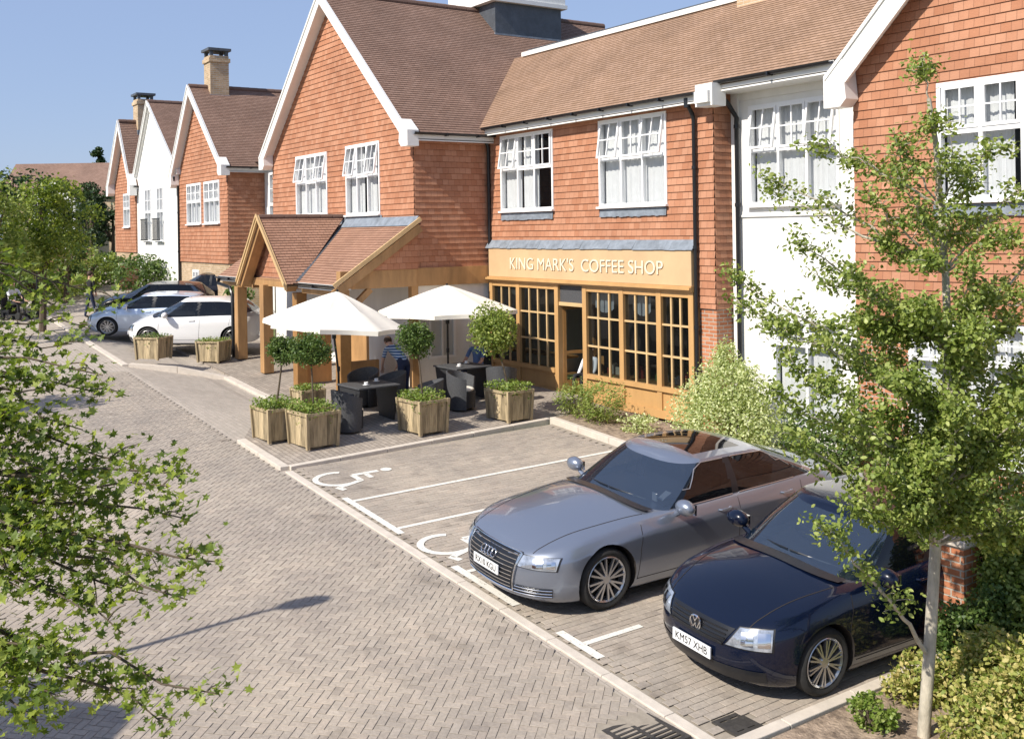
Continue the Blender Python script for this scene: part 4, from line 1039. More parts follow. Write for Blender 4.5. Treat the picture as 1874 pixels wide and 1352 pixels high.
    def patch(name_, quad, org, U, V_, D, mat, parent, off=.006, nu=10, nv=6, both=False, curve_=None):
        """a skin over the body: quad = 4 corners (u, v) in the view plane org+U*u+V*v, cast along D"""
        out = None
        for s_ in ((1, -1) if both else (1,)):
            m_ = MB(); G = []
            for i in range(nu + 1):
                for j in range(nv + 1):
                    a, b = i / nu, j / nv
                    u = lerp(lerp(quad[0][0], quad[1][0], a), lerp(quad[3][0], quad[2][0], a), b); v = lerp(lerp(quad[0][1], quad[1][1], a), lerp(quad[3][1], quad[2][1], a), b)
                    if curve_: v += curve_(a, b)
                    o = Vector(org) + Vector(U) * u + Vector(V_) * v; d = Vector(D); o.y *= s_; d = Vector((d.x, d.y * s_, d.z))
                    h, nn = cast(o - d.normalized() * 3, d)
                    if h is None: h = o; nn = -d.normalized()
                    if nn.dot(d) > 0: nn = -nn
                    G.append(h + nn * off)
            m_.grid(G, nu + 1, nv + 1); out = m_.build(name_, mat, parent, smooth=True)
        return out
    FR = ((0, 0, 0), (0, 1, 0), (0, 0, 1), (1, 0, 0))
    for it in P['front']: patch(it[0], it[1], *FR, it[2], root, it[3] if len(it) > 3 else .005, 14, 6)
    ca, sa = math.cos(R(P['hla'])), math.sin(R(P['hla']))
    for s_ in (1, -1):
        D = (ca, -sa, 0)
        def pq(nm, quad, mat, off, par, cv=None):
            m_ = MB(); G = []; nu, nv = 12, 6
            for i in range(nu + 1):
                for j in range(nv + 1):
                    a, b = i / nu, j / nv
                    u = lerp(lerp(quad[0][0], quad[1][0], a), lerp(quad[3][0], quad[2][0], a), b); v = lerp(lerp(quad[0][1], quad[1][1], a), lerp(quad[3][1], quad[2][1], a), b)
                    o = Vector((0 + sa * u, hw * .72 + ca * u, v)); d = Vector(D)
                    o = Vector((o.x, o.y * s_, o.z)); d = Vector((d.x, d.y * s_, 0)); h, nn = cast(o - d * 3, d)
                    if h is None: h, nn = o, -d
                    if nn.dot(d) > 0: nn = -nn
                    G.append(h + nn * off)
            m_.grid(G, nu + 1, nv + 1); return m_.build(nm, mat, par, smooth=True)
        for k, it in enumerate(P['lamp']):
            if it[0] == 'headlight': hl_ = pq('headlight', it[1], M['black'], .004, root); pq('lens', [(lerp(it[1][0][0], it[1][2][0], .5) * .08 + q[0] * .92, lerp(it[1][0][1], it[1][2][1], .5) * .10 + q[1] * .90) for q in it[1]], M['lamp'], .009, hl_)
            elif it[0] == 'bulb': pq('bulb', it[1], M['chrome'], .014, hl_)
            else: pq(it[0], it[1], it[2], .007, root)
    # number plate
    pz, pw, ph = P['plate'][0], .52, .111; h, _ = cast((-3, 0, pz), (1, 0, 0)); px = h.x - .022
    q = MB(); q.box(px - .008, px + .006, -pw / 2, pw / 2, pz - ph / 2, pz + ph / 2); pl = q.build('number_plate', M['plate'], root)
    if P['plate'][1]: text_mesh('lettering', P['plate'][1], .105, .001, M['ink'], pl, Matrix.Translation((px - .0105, 0, pz)) @ Matrix.Rotation(R(-90), 4, 'Z') @ Matrix.Rotation(R(90), 4, 'X'), sx=.9)
    # seams: doors, bonnet, sills
    if detail:
        m_ = MB()
        def sline(pts_, D, w=.006, s_=1, org=None):
            prev = None; res = []
            for p in pts_:
                p = Vector((p[0], p[1] * s_, p[2])); d = Vector((D[0], D[1] * s_, D[2])); h, nn = cast(p - d * 3, d)
                if h is None: continue
                if nn.dot(d) > 0: nn = -nn
                res.append(h + nn * .0015)
            for a, b in zip(res, res[1:]):
                if (b - a).length < .2: m_.bar(a, b, w, .002, nn)
        for s_ in (1, -1):
            for x0, x1 in P['seams']:
                z0, z1 = P['zb'] + .1, zt(x0) - .03
                sline([(lerp(x0, x1, i / 14), 0, lerp(z0, z1, i / 14)) for i in range(15)], (0, -1, 0), s_=s_)
            sline([(lerp(P['seams'][0][0], P['seams'][-1][0], i / 30), 0, P['zb'] + .11) for i in range(31)], (0, -1, 0), s_=s_)
            bx0, bx1 = P['bonnet']
            sline([(lerp(bx0, bx1, i / 24), hw * lerp(P['bw'][0], P['bw'][1], i / 24), 0) for i in range(25)], (0, 0, -1), .009, s_)
        m_.build('panel_gap', M['dark'], root)
        # door handles, mirrors
        for s_ in (1, -1):
            for x, z in P['handles']:
                h, nn = cast((x, s_ * 3, z), (0, -s_, 0))
                if h is not None:
                    k_ = MB(); k_.tube([h + Vector((-.1, 0, 0)), h + Vector((-.08, s_ * .03, 0)), h + Vector((.08, s_ * .03, .005)), h + Vector((.1, 0, .005))], .012, 8); k_.build('door_handle', P.get('hmat', paint), root, smooth=True)
            mx, mz = P['mirror']; yb = hw * wf0(mx) - .05
            k_ = MB(); k_.ball((mx, s_ * (yb + .15), mz + .11), .125, 14, (.75, 1.15, .75)); k_.tube([(mx + .03, s_ * (yb - .05), mz - .03), (mx + .01, s_ * (yb + .07), mz + .04)], [.035, .028], 8)
            mm = k_.build('wing_mirror', paint, root, smooth=True)
            k_ = MB(); k_.box(mx + .06, mx + .088, s_ * (yb + .05), s_ * (yb + .25), mz + .03, mz + .15); k_.build('mirror_glass', M['chrome'], mm)
        # wipers
        k_ = MB()
        for y0, y1 in ((-.05, -.6), (.5, -.02)):
            x_ = c0 - .0; P0 = []
            for i in range(6):
                y = lerp(y0, y1, i / 5); P0.append((c0 + .09 + .35 * (abs(y) / hw) ** 2, y * .95, zt(c0 + .1) + crown(c0 + .1) * (1 - (y / hw) ** 2) + .035))
            k_.tube(P0, .008, 5)
        k_.build('wiper', M['black'], root)
        k_ = MB(); 
        for i in range(18):
            y0, y1 = lerp(-.8, .8, i / 18) * hw, lerp(-.8, .8, (i + 1) / 18) * hw
            def Q(y, dx): x = c0 + dx + .42 * (1 - math.sqrt(max(0, 1 - (abs(y) / (hw * .98)) ** 2.9))); return (x, y, zt(x) + crown(x) * (1 - (y / hw) ** 2) + .008)
            k_.poly([Q(y0, -.10), Q(y1, -.10), Q(y1, .03), Q(y0, .03)])
        k_.build('scuttle', M['black'], root)
        # interior: seats, wheel, shelf
        k_ = MB(); zi = zt(c0 + .8)
        ik = MB(); ik.box(c0 + .35, c1 - .3, -hw * .78, hw * .78, zi - .05, zi + .035)
        for y in (-.37, .37):
            for x in (c0 + 1.25, c0 + 2.15):
                ik.box(x, x + .16, y - .24, y + .24, zi - .1, zi + .2); ik.ball((x + .1, y, zi + .3), .1, 10, (.6, 1.1, .8))
        ik.build('seat', M['seatm'], root)
        sw = MB(); c_ = Vector((c0 + .82, .37, zi + .06)); P0 = [c_ + Vector((math.cos(a) * .07, math.sin(a) * .18, -math.cos(a) * -.16)) for a in [2 * math.pi * i / 20 for i in range(21)]]
        sw.tube(P0, .014, 6, cap=False); sw.tube([P0[0], c_ + Vector((.03, 0, 0))], .012, 6); sw.tube([P0[5], P0[15]], .02, 6); sw.build('steering_wheel', M['black'], root, smooth=True)
        tx = MB(); tx.box(c0 + .34, c0 + .36, -.64, -.56, zi + .045, zi + .14)
        tx.T = Matrix.Translation((c0 + .42, -hw * .62, zi + .045)) @ Matrix.Rotation(R(-28), 4, 'Y'); tx.box(0, .16, -.05, .05, 0, .003); tx.build('tax_disc', M['plate'], root)
    bm3.free()
    # ------ wheels
    for xw in xs_w:
        for s_ in (1, -1):
            wroot = MB(); yc = s_ * (hw - .035); wi = .22
            def YL(r_, h_): return (r_, yc - s_ * h_)
            wroot.lathe([YL(.02, .05), YL(.15, .05), YL(.15, .09), YL(.17, .2)], 24, 'y', (xw, 0, wr)); w_ = wroot.build('wheel', M['iron'], root, smooth=True)
            t_ = MB(); rr = P['rim']; t_.lathe([YL(rr - .01, .02), YL(rr + .012, .004), YL(lerp(rr, wr, .5), -.006), YL(wr - .02, .004), YL(wr, .03), YL(wr, wi - .03), YL(wr - .02, wi), YL(rr, wi)], 48, 'y', (xw, 0, wr)); t_.build('tyre', M['tyre'], w_, smooth=True)
            r_ = MB(); r_.lathe([YL(rr - .035, .09), YL(rr - .022, .02), YL(rr - .004, .006), YL(rr + .004, .012), YL(rr, .06)], 48, 'y', (xw, 0, wr))
            r_.lathe([YL(.0, .012), YL(.05, .012), YL(.06, .03), YL(.065, .07)], 20, 'y', (xw, 0, wr))
            ns = P['spokes'] if detail else 7
            for i in range(ns):
                a = 2 * math.pi * (i + .3) / ns
                for da in P['fork']:
                    a0, a1 = a + da * .35, a + da
                    p0 = Vector((xw + .05 * math.cos(a0), yc - s_ * .022, wr + .05 * math.sin(a0))); p1 = Vector((xw + (rr - .02) * math.cos(a1), yc - s_ * .016, wr + (rr - .02) * math.sin(a1)))
                    r_.bar(p0, p1, P['sw'], .03, (0, s_, 0))
            r_.build('rim', M['alloy'], w_, smooth=True)
    return root
M['sroof'] = glass_mat('sunroof_glass', tint=(.005, .005, .006), see=.05, rough=.03)
M['seatm'] = pm('car_seat', (.035, .035, .038), .7, .1, 5)
M['grille'] = pm('grille_black', (.01, .011, .014), .3, .1, 5)
M['silverp'] = car_paint('grey_metallic', (.235, .265, .33), .62, .30, .9)
M['bluep'] = car_paint('dark_blue_paint', (.002, .005, .018), 0, .22, .7)
M['whitep'] = car_paint('white_paint', (.80, .80, .80), 0, .4)
M['lightp'] = car_paint('pale_silver_blue', (.50, .58, .70), .4, .3)
M['blackp'] = car_paint('black_paint', (.005, .005, .008), 0, .25, .7)

saloon = dict(L=5.14, W=1.95, H=1.46, zb=.17, wr=.352, rim=.262, xw0=1.0, xw1=3.99, cf=.62, cr=.5,
    shoulder=[(0, .63), (.15, .72), (.5, .80), (1.0, .87), (1.6, .93), (2.5, .96), (3.6, 1.0), (4.4, 1.01), (4.95, .99), (5.14, .93)],
    crown=[(0, .06), (.6, .10), (1.5, .13), (2, .08), (4, .06), (4.8, .05), (5.14, .03)], width=[(0, .93), (.6, .975), (1.2, .99), (2.5, 1.0), (3.8, .99), (4.6, .95), (5.14, .9)],
    levels=[(0, .12, .12, .93), (.08, .05, .06, .965), (.25, .015, .03, .99), (.45, .0, .0, 1.0), (.62, .005, .0, .995), (.76, .018, .01, 1.0), (.80, .028, .012, .994), (.86, .045, .02, .968), (.93, .075, .035, .942), (.98, .13, .07, .915), (1.0, .19, .11, .895)],
    cab=(1.62, 4.72, 2.38, 3.85), cabw=(.885, .66), roof=[(2.3, 1.375), (2.7, 1.415), (3.1, 1.42), (3.6, 1.395), (3.9, 1.35)], rcrown=.045, taper=.10,
    pillars=dict(body=[(-1, .045), (.93, 2)], black=[(2.98, 3.08)]), sunroof=(2.66, 3.5, .46),
    front=[('grille', [(-.44, .28), (.44, .28), (.50, .70), (-.50, .70)], 'g', .006)],
    hla=38, lamp=[('headlight', [(-.16, .56), (.36, .555), (.40, .70), (-.12, .685)]), ('bulb', [(.08, .585), (.20, .585), (.20, .66), (.08, .66)]), ('bulb', [(.24, .59), (.33, .59), (.33, .66), (.24, .66)]), ('air_intake', [(-.2, .25), (.3, .25), (.31, .36), (-.12, .36)], 'k')],
    plate=(.455, 'RX10 KGU'), seams=[(1.42, 1.50), (2.98, 3.03), (4.0, 4.15)], bonnet=(.22, 1.62), bw=(.62, .80), handles=[(2.78, .86), (3.85, .89)], mirror=(2.02, .93), spokes=8, fork=(-.16, .16), sw=.022)
hatch = dict(L=4.2, W=1.76, H=1.47, zb=.15, wr=.32, rim=.235, xw0=.86, xw1=3.44, cf=.60, cr=.4,
    shoulder=[(0, .62), (.12, .70), (.4, .79), (.85, .88), (1.2, .93), (2.0, .96), (3.2, 1.0), (3.9, 1.0), (4.2, .97)],
    crown=[(0, .05), (.5, .10), (1.1, .12), (1.6, .08), (3.5, .06), (4.2, .03)], width=[(0, .92), (.6, .97), (1.2, .99), (2.2, 1.0), (3.4, .99), (4.2, .92)],
    levels=[(0, .13, .10, .93), (.08, .06, .05, .965), (.25, .02, .02, .99), (.45, .0, .0, 1.0), (.62, .005, .0, .995), (.77, .02, .01, 1.0), (.81, .03, .012, .992), (.87, .05, .02, .972), (.93, .085, .03, .955), (.98, .14, .045, .93), (1.0, .20, .06, .91)],
    cab=(1.12, 4.16, 1.84, 3.72), cabw=(.90, .68), roof=[(1.8, 1.385), (2.2, 1.425), (2.8, 1.435), (3.4, 1.41), (3.8, 1.37)], rcrown=.045,
    pillars=dict(body=[(-1, .05), (.86, 2)], black=[(2.33, 2.43)]),
    front=[('grille', [(-.34, .50), (.34, .50), (.42, .66), (-.42, .66)], 'g', .006), ('air_intake', [(-.5, .2), (.5, .2), (.52, .33), (-.52, .33)], 'g', .006)],
    hla=40, lamp=[('headlight', [(-.18, .51), (.27, .52), (.28, .72), (-.04, .685)]), ('bulb', [(-.02, .55), (.09, .555), (.09, .66), (-.02, .65)]), ('bulb', [(.13, .56), (.24, .565), (.24, .68), (.13, .67)]), ('fog_grille', [(-.12, .21), (.22, .22), (.2, .33), (-.14, .33)], 'k')],
    plate=(.40, 'KM57 XHB'), seams=[(1.12, 1.2), (2.33, 2.38), (3.2, 3.4)], bonnet=(.2, 1.1), bw=(.6, .80), handles=[(2.2, .86), (3.05, .88)], mirror=(1.5, .94), spokes=10, fork=(-.10, .10), sw=.016)
def fix(P, **k):
    Q = dict(P); Q.update(k)
    mp = {'g': M['grille'], 'k': M['grille']}
    Q['front'] = [tuple(mp.get(x, x) if isinstance(x, str) and x in mp else x for x in it) for it in Q['front']]
    Q['lamp'] = [tuple(mp.get(x, x) if isinstance(x, str) and x in mp else x for x in it) for it in Q['lamp']]
    return Q
def park(root, x, y, heading, s=1, sz=1):
    """heading: direction the nose points, degrees clockwise from -Y towards -X; (x, y) = centre of the nose"""
    n = GN; nose = Vector((-math.sin(R(heading)), -math.cos(R(heading)), 0)); ax = -nose; ax = (ax - n * ax.dot(n)).normalized(); ay = n.cross(ax)
    o = Vector((x, y, gz(x, y) + .008))
    ax = ax * s; ay = ay * s; n = n * sz
    root.matrix_world = Matrix(((ax.x, ay.x, n.x, o.x), (ax.y, ay.y, n.y, o.y), (ax.z, ay.z, n.z, o.z), (0, 0, 0, 1)))
a8 = make_car('parked_car', 'grey metallic saloon with rings on its slatted grille and a dark sunroof', fix(saloon), M['silverp'])
park(a8, -10.6, 6.66, 1, 1.05, 1.03)
# slats and rings on the grille (local)
def front_x(P, y, z): return .0
gl = [o for o in kids(a8) if o.name.startswith('grille')][0]
bmq = bmesh.new(); bmq.from_mesh(gl.data); bq = BVHTree.FromBMesh(bmq)
def onf(y, z, off=.012):
    h = bq.ray_cast(Vector((-2, y, z)), Vector((1, 0, 0)))[0]
    return (h.x - off) if h is not None else .02
mb = MB()
for i in range(9):
    z = .31 + i * .045; hw_ = lerp(.42, .48, (z - .28) / .42)
    ys = [lerp(-hw_, hw_, k / 12) for k in range(13)]
    for a, b in zip(ys, ys[1:]): mb.bar((onf(a, z), a, z), (onf(b, z), b, z), .008, .009)
mb.build('grille_slat', M['chrome'], gl)
mb = MB()
for k in range(4):
    c = -.105 + k * .07; P0 = [(onf(c + .042 * math.cos(t), .60 + .042 * math.sin(t), .03), c + .042 * math.cos(t), .60 + .042 * math.sin(t)) for t in [2 * math.pi * i / 18 for i in range(19)]]
    mb.tube(P0, .007, 6, cap=False)
mb.build('ring_emblem', M['chrome'], gl, smooth=True)
P0 = []
for k in range(21):
    t = k / 20; P0.append(lerp(0, 1, t))
fr = [(-.45, .275), (.45, .275), (.515, .705), (-.515, .705), (-.45, .275)]
mb = MB()
for (a, b), (c, d) in zip(fr, fr[1:]):
    pp = [(lerp(a, c, k / 10), lerp(b, d, k / 10)) for k in range(11)]
    mb.tube([(onf(max(-.44, min(.44, y)), max(.29, min(.69, z)), .008), y, z) for y, z in pp], .010, 6)
mb.build('grille_surround', M['chrome'], gl, smooth=True); bmq.free()
ai = [o for o in kids(a8) if o.name.startswith('air_intake')]
gf = make_car('parked_car', 'dark blue hatchback with round badge half under the young tree', fix(hatch), M['bluep'])
park(gf, -7.78, 7.32, 2, 1.07, 1.05)
gl = [o for o in kids(gf) if o.name.startswith('grille')][0]
bmq = bmesh.new(); bmq.from_mesh(gl.data); bq = BVHTree.FromBMesh(bmq)
mb = MB()
for z in (.53, .565, .60, .635):
    ys = [lerp(-.36, .36, k / 12) for k in range(13)]
    for a, b in zip(ys, ys[1:]): mb.bar((onf(a, z, .008), a, z), (onf(b, z, .008), b, z), .01, .012)
mb.build('grille_slat', M['black'], gl)
mb = MB(); cz = .59; xo = onf(0, cz, .022)
mb.tube([(xo, .07 * math.cos(t), cz + .07 * math.sin(t)) for t in [2 * math.pi * i / 24 for i in range(25)]], .009, 6, cap=False)
for a, b in (((-.028, .058), (0, .012)), ((0, .012), (.028, .058)), ((-.062, .02), (-.026, -.055)), ((-.026, -.055), (0, -.008)), ((0, -.008), (.026, -.055)), ((.026, -.055), (.062, .02))): mb.bar((xo, a[0], cz + a[1]), (xo, b[0], cz + b[1]), .01, .011, (1, 0, 0))
mb.build('round_emblem', M['chrome'], gl, smooth=True)
mb = MB(); mb.lathe([(.0, 0), (.07, 0), (.07, .02)], 24, 'x', (xo + .004, 0, cz)); mb.build('badge_disc', M['grille'], gl); bmq.free()
# bright trim along the saloon's side windows
for o in [o for o in kids(a8) if o.name.startswith('side_window') or o.name.startswith('door_pillar')]:
    cs = [v.co.copy() for v in o.data.vertices]; bk = {}
    for c in cs:
        k = round(c.x / .1)
        if k not in bk: bk[k] = [c, c]
        if c.z < bk[k][0].z: bk[k][0] = c
        if c.z > bk[k][1].z: bk[k][1] = c
    if not cs: continue
    sy = 1 if cs[0].y > 0 else -1; ks = [k for k in sorted(bk) if bk[k][1].z - bk[k][0].z > .14]
    if len(ks) < 3: continue
    for q in (0, 1):
        mb = MB(); mb.tube([bk[k][q] + Vector((0, sy * .006, 0)) for k in ks], .007, 6); mb.build('window_trim', M['alloy'], o, smooth=True)
# lower intake bars of the saloon
for o in [o for o in kids(a8) if o.name.startswith('air_intake')]:
    vs = [v.co.copy() for v in o.data.vertices]; mb = MB(); nu, nv = 12, 6
    for j in (1, 3, 5):
        pp = [vs[i * (nv + 1) + j] + Vector((-.008, 0, 0)) for i in range(nu + 1)]; mb.tube(pp, .006, 6)
    mb.build('intake_bar', M['chrome'], o, smooth=True)
# the far row, parked askew
compact = dict(hatch); compact.update(L=3.95, xw0=.76, xw1=3.26, H=1.47, cab=(.86, 3.9, 1.62, 3.5), roof=[(1.5, 1.40), (2.0, 1.45), (2.7, 1.455), (3.3, 1.41), (3.6, 1.36)], pillars=dict(body=[(-1, .06), (.88, 2)], black=[(2.2, 2.28)]), seams=[(1.02, 1.1), (2.25, 2.3), (3.05, 3.2)], mirror=(1.3, .93), bonnet=(.2, .84), handles=[(2.05, .86)], plate=(.40, ''), spokes=9)
hd = 32
wc = make_car('parked_car', 'white hatchback behind the weathered planters by the porch', fix(compact), M['whitep'], None, True)
park(wc, -32.0, 7.8, hd, .97, .93)
sc_ = make_car('parked_car', 'pale silver hatchback whose nose shows left of the white hatchback', fix(hatch, plate=(.40, '')), M['lightp'], None, True)
park(sc_, -34.65, 7.2, hd, .93, .86)
bc = make_car('parked_car', 'black hatchback half hidden beyond the pale silver hatchback', fix(hatch, plate=(.40, '')), M['blackp'], None, False)
park(bc, -37.3, 8.0, hd, .93, .88)
bc2 = make_car('parked_car', 'dark saloon with its roof just showing behind the white hatchback', fix(saloon, plate=(.45, '')), M['blackp'], None, False)
park(bc2, -39.6, 10.3, hd, .8, .88)
# ------------------------------------------------------------------ foliage
def leafshape(kind):
    if kind == 'oval': return [(0, -.5), (.28, -.15), (.22, .25), (0, .5), (-.22, .25), (-.28, -.15)]
    if kind == 'kite': return [(0, -.5), (.3, 0), (0, .5), (-.3, 0)]
    if kind == 'lobed': return [(0, -.45), (.16, -.12), (.46, -.1), (.24, .1), (.3, .38), (.08, .26), (0, .58), (-.08, .26), (-.3, .38), (-.24, .1), (-.46, -.1), (-.16, -.12)]
    if kind == 'slim': return [(0, -.5), (.14, 0), (0, .5), (-.14, 0)]
def leaf(mb, p, size, shape, rnd, up=.6, droop=None):
    d = Vector((rnd.gauss(0, 1), rnd.gauss(0, 1), rnd.gauss(0, 1))); d.normalize()
    n = (d + Vector((0, -.25, up * 1.3))).normalized(); u = n.cross(Vector((rnd.gauss(0, 1), rnd.gauss(0, 1), rnd.gauss(0, 1)))).normalized(); v = n.cross(u); s = size * rnd.uniform(.65, 1.25)
    mb.poly([p + (u * a + v * b) * s + n * (abs(a) * s * .3) for a, b in shape])
def trunk_tube(mb, pts, r0, r1, n=8):
    pts = [Vector(p) for p in pts]; k = len(pts); mb.tube(pts, [lerp(r0, r1, i / (k - 1)) for i in range(k)], n)
def bez(a, b, c, n):
    return [a * (1 - t) ** 2 + b * 2 * t * (1 - t) + c * t * t for t in [i / n for i in range(n + 1)]]
def sprig_tree(name, label, base, trunkpts, tips, r, leafn, leafsize, shape, lmat, bmat, rnd, spread=.22, attach=None, group=None, twigs=7, tuft=1.0, up=.6, cat='tree', dens=None):
    root = thing(name, label, cat, base, 0, group); off = base; tr = MB(); T = [Vector(p) for p in trunkpts]
    trunk_tube(tr, T, r, r * .35, 10); cr_ = MB()
    for tip in tips:
        tip = Vector(tip)
        if attach: a = attach(tip)
        else:
            cand = [q for q in T if q.z < tip.z + .15] or [T[0]]; a = min(T, key=lambda q: abs((q.z + .7 * (Vector((q.x, q.y)) - Vector((tip.x, tip.y))).length) - tip.z))
        mid = (a + tip) / 2 + Vector((rnd.uniform(-.12, .12), rnd.uniform(-.12, .12), rnd.uniform(.02, .2))); path = bez(a, mid, tip, 10)
        Lb = (tip - a).length
        path = [q_ + Vector((rnd.gauss(0, .02), rnd.gauss(0, .02), rnd.gauss(0, .02))) * min(1, i_ / 2) for i_, q_ in enumerate(path)]; trunk_tube(tr, path, min(r * .5, .006 + .007 * Lb), .003, 6)
        for _ in range(int(leafn * (1.2 * (dens(tip) if dens else 1) + .3))):
            c = path[-1].lerp(path[-2], rnd.random() * 1.5) + Vector((rnd.gauss(0, 1), rnd.gauss(0, 1), rnd.gauss(0, 1))) * leafsize * .9; leaf(cr_, c, leafsize, shape, rnd, up)
        for w in range(twigs):
            t = lerp(.32, 1.0, (w + rnd.random() * .9) / twigs); i = min(9, int(t * 10)); p = path[i].lerp(path[i + 1], t * 10 - i) if i < 10 else path[-1]
            d = ((path[min(i + 1, 10)] - path[max(i - 1, 0)]).normalized() * .6 + Vector((rnd.gauss(0, .6), rnd.gauss(0, .6), rnd.gauss(.1, .45)))).normalized(); ln = spread * rnd.uniform(.5, 1.35)
            q = p + d * ln; tw = bez(p, (p + q) / 2 + Vector((0, 0, .03)), q, 3); trunk_tube(tr, tw, .005, .002, 4)
            k = int(leafn * rnd.uniform(.6, 1.4) * (dens(tip) if dens else 1))
            for _ in range(k):
                s_ = rnd.random() ** .7; c = p.lerp(q, s_) + Vector((rnd.gauss(0, 1), rnd.gauss(0, 1), rnd.gauss(0, .8))) * leafsize * tuft * 1.1
                leaf(cr_, c, leafsize, shape, rnd, up)
    tr.build('trunk', bmat, root, smooth=True, off=off); cr_.build('crown', lmat, root, off=off)
    return root
def blob_leaves(mb, c, rad, n, size, shape, rnd, shell=.55, up=.5, flat=1.0):
    """leaves through an uneven ellipsoid, denser in clumps"""
    c = Vector(c); cl = [Vector((rnd.gauss(0, 1), rnd.gauss(0, 1), rnd.gauss(0, 1))).normalized() for _ in range(max(6, n // 45))]
    rr = [rnd.uniform(.68, 1.14) for _ in cl]
    for _ in range(n):
        i = rnd.randrange(len(cl)); d = (cl[i] + Vector((rnd.gauss(0, .28), rnd.gauss(0, .28), rnd.gauss(0, .28)))).normalized()
        s_ = rr[i] * (1 - (1 - shell) * rnd.random() ** 1.6); p = c + Vector((d.x * rad[0], d.y * rad[1], d.z * rad[2])) * s_
        leaf(mb, p, size, shape, rnd, up)
def shrub(name, label, cat, base, blobs, size, shape, lmat, rnd, stem='barkd', group=None, up=.5, stems=7):
    """blobs: (cx, cy, cz, rx, ry, rz, n) in world metres"""
    root = thing(name, label, cat, base, 0, group); mb = MB(); st = MB(); b0 = Vector(base)
    for cx, cy, cz, rx, ry, rz, n in blobs:
        blob_leaves(mb, (cx, cy, cz), (rx, ry, rz), int(n * 1.7), size * 1.1, shape, rnd, up=up)
        for i in range(stems):
            e = Vector((cx + rnd.uniform(-.7, .7) * rx, cy + rnd.uniform(-.7, .7) * ry, cz + rnd.uniform(-.2, .6) * rz)); trunk_tube(st, bez(b0 + Vector((rnd.uniform(-.06, .06), rnd.uniform(-.06, .06), -.02)), (b0 + e) / 2 + Vector((0, 0, .1)), e, 4), .012, .004, 5)
    st.build('stem', M[stem], root, off=base); mb.build('foliage', lmat, root, off=base)
    return root
RN = random.Random(11)
LF = {k: leafshape(k) for k in ('oval', 'kite', 'lobed', 'slim')}
# the young tree in the corner bed, thin pale trunk
TR = [(-5.86, 8.35, -4.70), (-5.82, 8.40, -3.93), (-5.78, 8.46, -2.93), (-5.75, 8.51, -2.43), (-5.72, 8.55, -1.84), (-5.70, 8.58, -1.14), (-5.71, 8.57, -.44), (-5.73, 8.54, .16), (-5.75, 8.51, .75), (-5.78, 8.46, 1.15)]
TIPS = [(-7.21,7.74,0.49),(-7.10,7.73,0.38),(-6.45,7.62,0.75),(-7.17,7.27,-0.38),(-7.06,7.26,-0.72),(-6.56,7.09,-0.86),(-6.34,7.25,-0.12),(-6.31,7.12,-1.15),(-6.26,6.82,-1.43),(-6.06,6.76,-1.72),(-5.65,6.66,-2.40),(-5.54,7.00,-2.25),(-6.42,8.20,0.64),(-6.01,7.74,0.31),(-5.88,8.11,0.73),(-5.61,7.80,0.39),(-5.80,8.41,1.38),(-5.60,8.35,0.88),(-5.36,8.18,0.57),(-5.36,8.54,0.39),(-5.33,8.93,0.69),(-5.06,8.98,0.38),(-5.85,7.44,-0.41),(-5.83,7.12,-0.86),(-5.95,7.11,-1.33),(-5.60,7.10,-1.56),(-5.44,7.16,-1.99),(-5.35,7.46,-2.33),(-5.46,7.48,-1.31),(-5.30,7.72,-0.68),(-5.15,8.12,-0.32),(-5.09,8.58,-0.10),(-4.88,8.89,-0.53),(-4.99,8.00,-0.95),(-4.91,8.49,-1.34),(-5.04,7.75,-1.55),(-4.99,8.37,-1.94),(-5.17,8.10,-2.26),(-4.98,8.75,-2.55),(-5.13,9.60,-1.17),(-5.08,9.49,-1.95),(-5.22,9.81,-0.06),(-5.19,7.53,-1.91),(-6.07,8.19,-0.19),(-6.15,8.80,0.06),(-5.80,9.32,0.05),(-5.74,9.76,-0.81),(-6.22,9.40,-1.30),(-6.51,8.60,-1.00),(-6.41,8.77,-2.18),(-6.54,7.85,-0.54),(-5.93,9.66,-1.89)]
def _px(t):
    t = Vector(t); return 937 + t.dot(Rt) / t.dot(Fw) * 1910
TIPS += [(-5.5, 8.0, -.3), (-5.45, 8.3, .1), (-5.6, 7.9, -.75), (-5.9, 7.9, -.95), (-5.35, 8.2, -1.1), (-5.7, 7.75, -1.6), (-5.25, 8.5, -.6), (-5.3, 8.0, -1.75), (-5.55, 7.7, -2.0)]
TIPS += [(a + RN.uniform(-.22, .22), b + RN.uniform(-.22, .22), c + RN.uniform(-.25, .2)) for a, b, c in TIPS if _px((a, b, c)) > 1600 and c < -.9]
sprig_tree('young_tree', 'slender pale-trunked young tree in the corner bed beside the dark hatchback', TR[0], TR, TIPS, .058, 58, .05, LF['oval'], M['leafR'], M['bark'], RN, spread=.17, twigs=13, dens=lambda t: .42 if t.z > .1 else (.6 if t.z > -.6 else (.8 if _px(t) < 1560 else 1.0)))
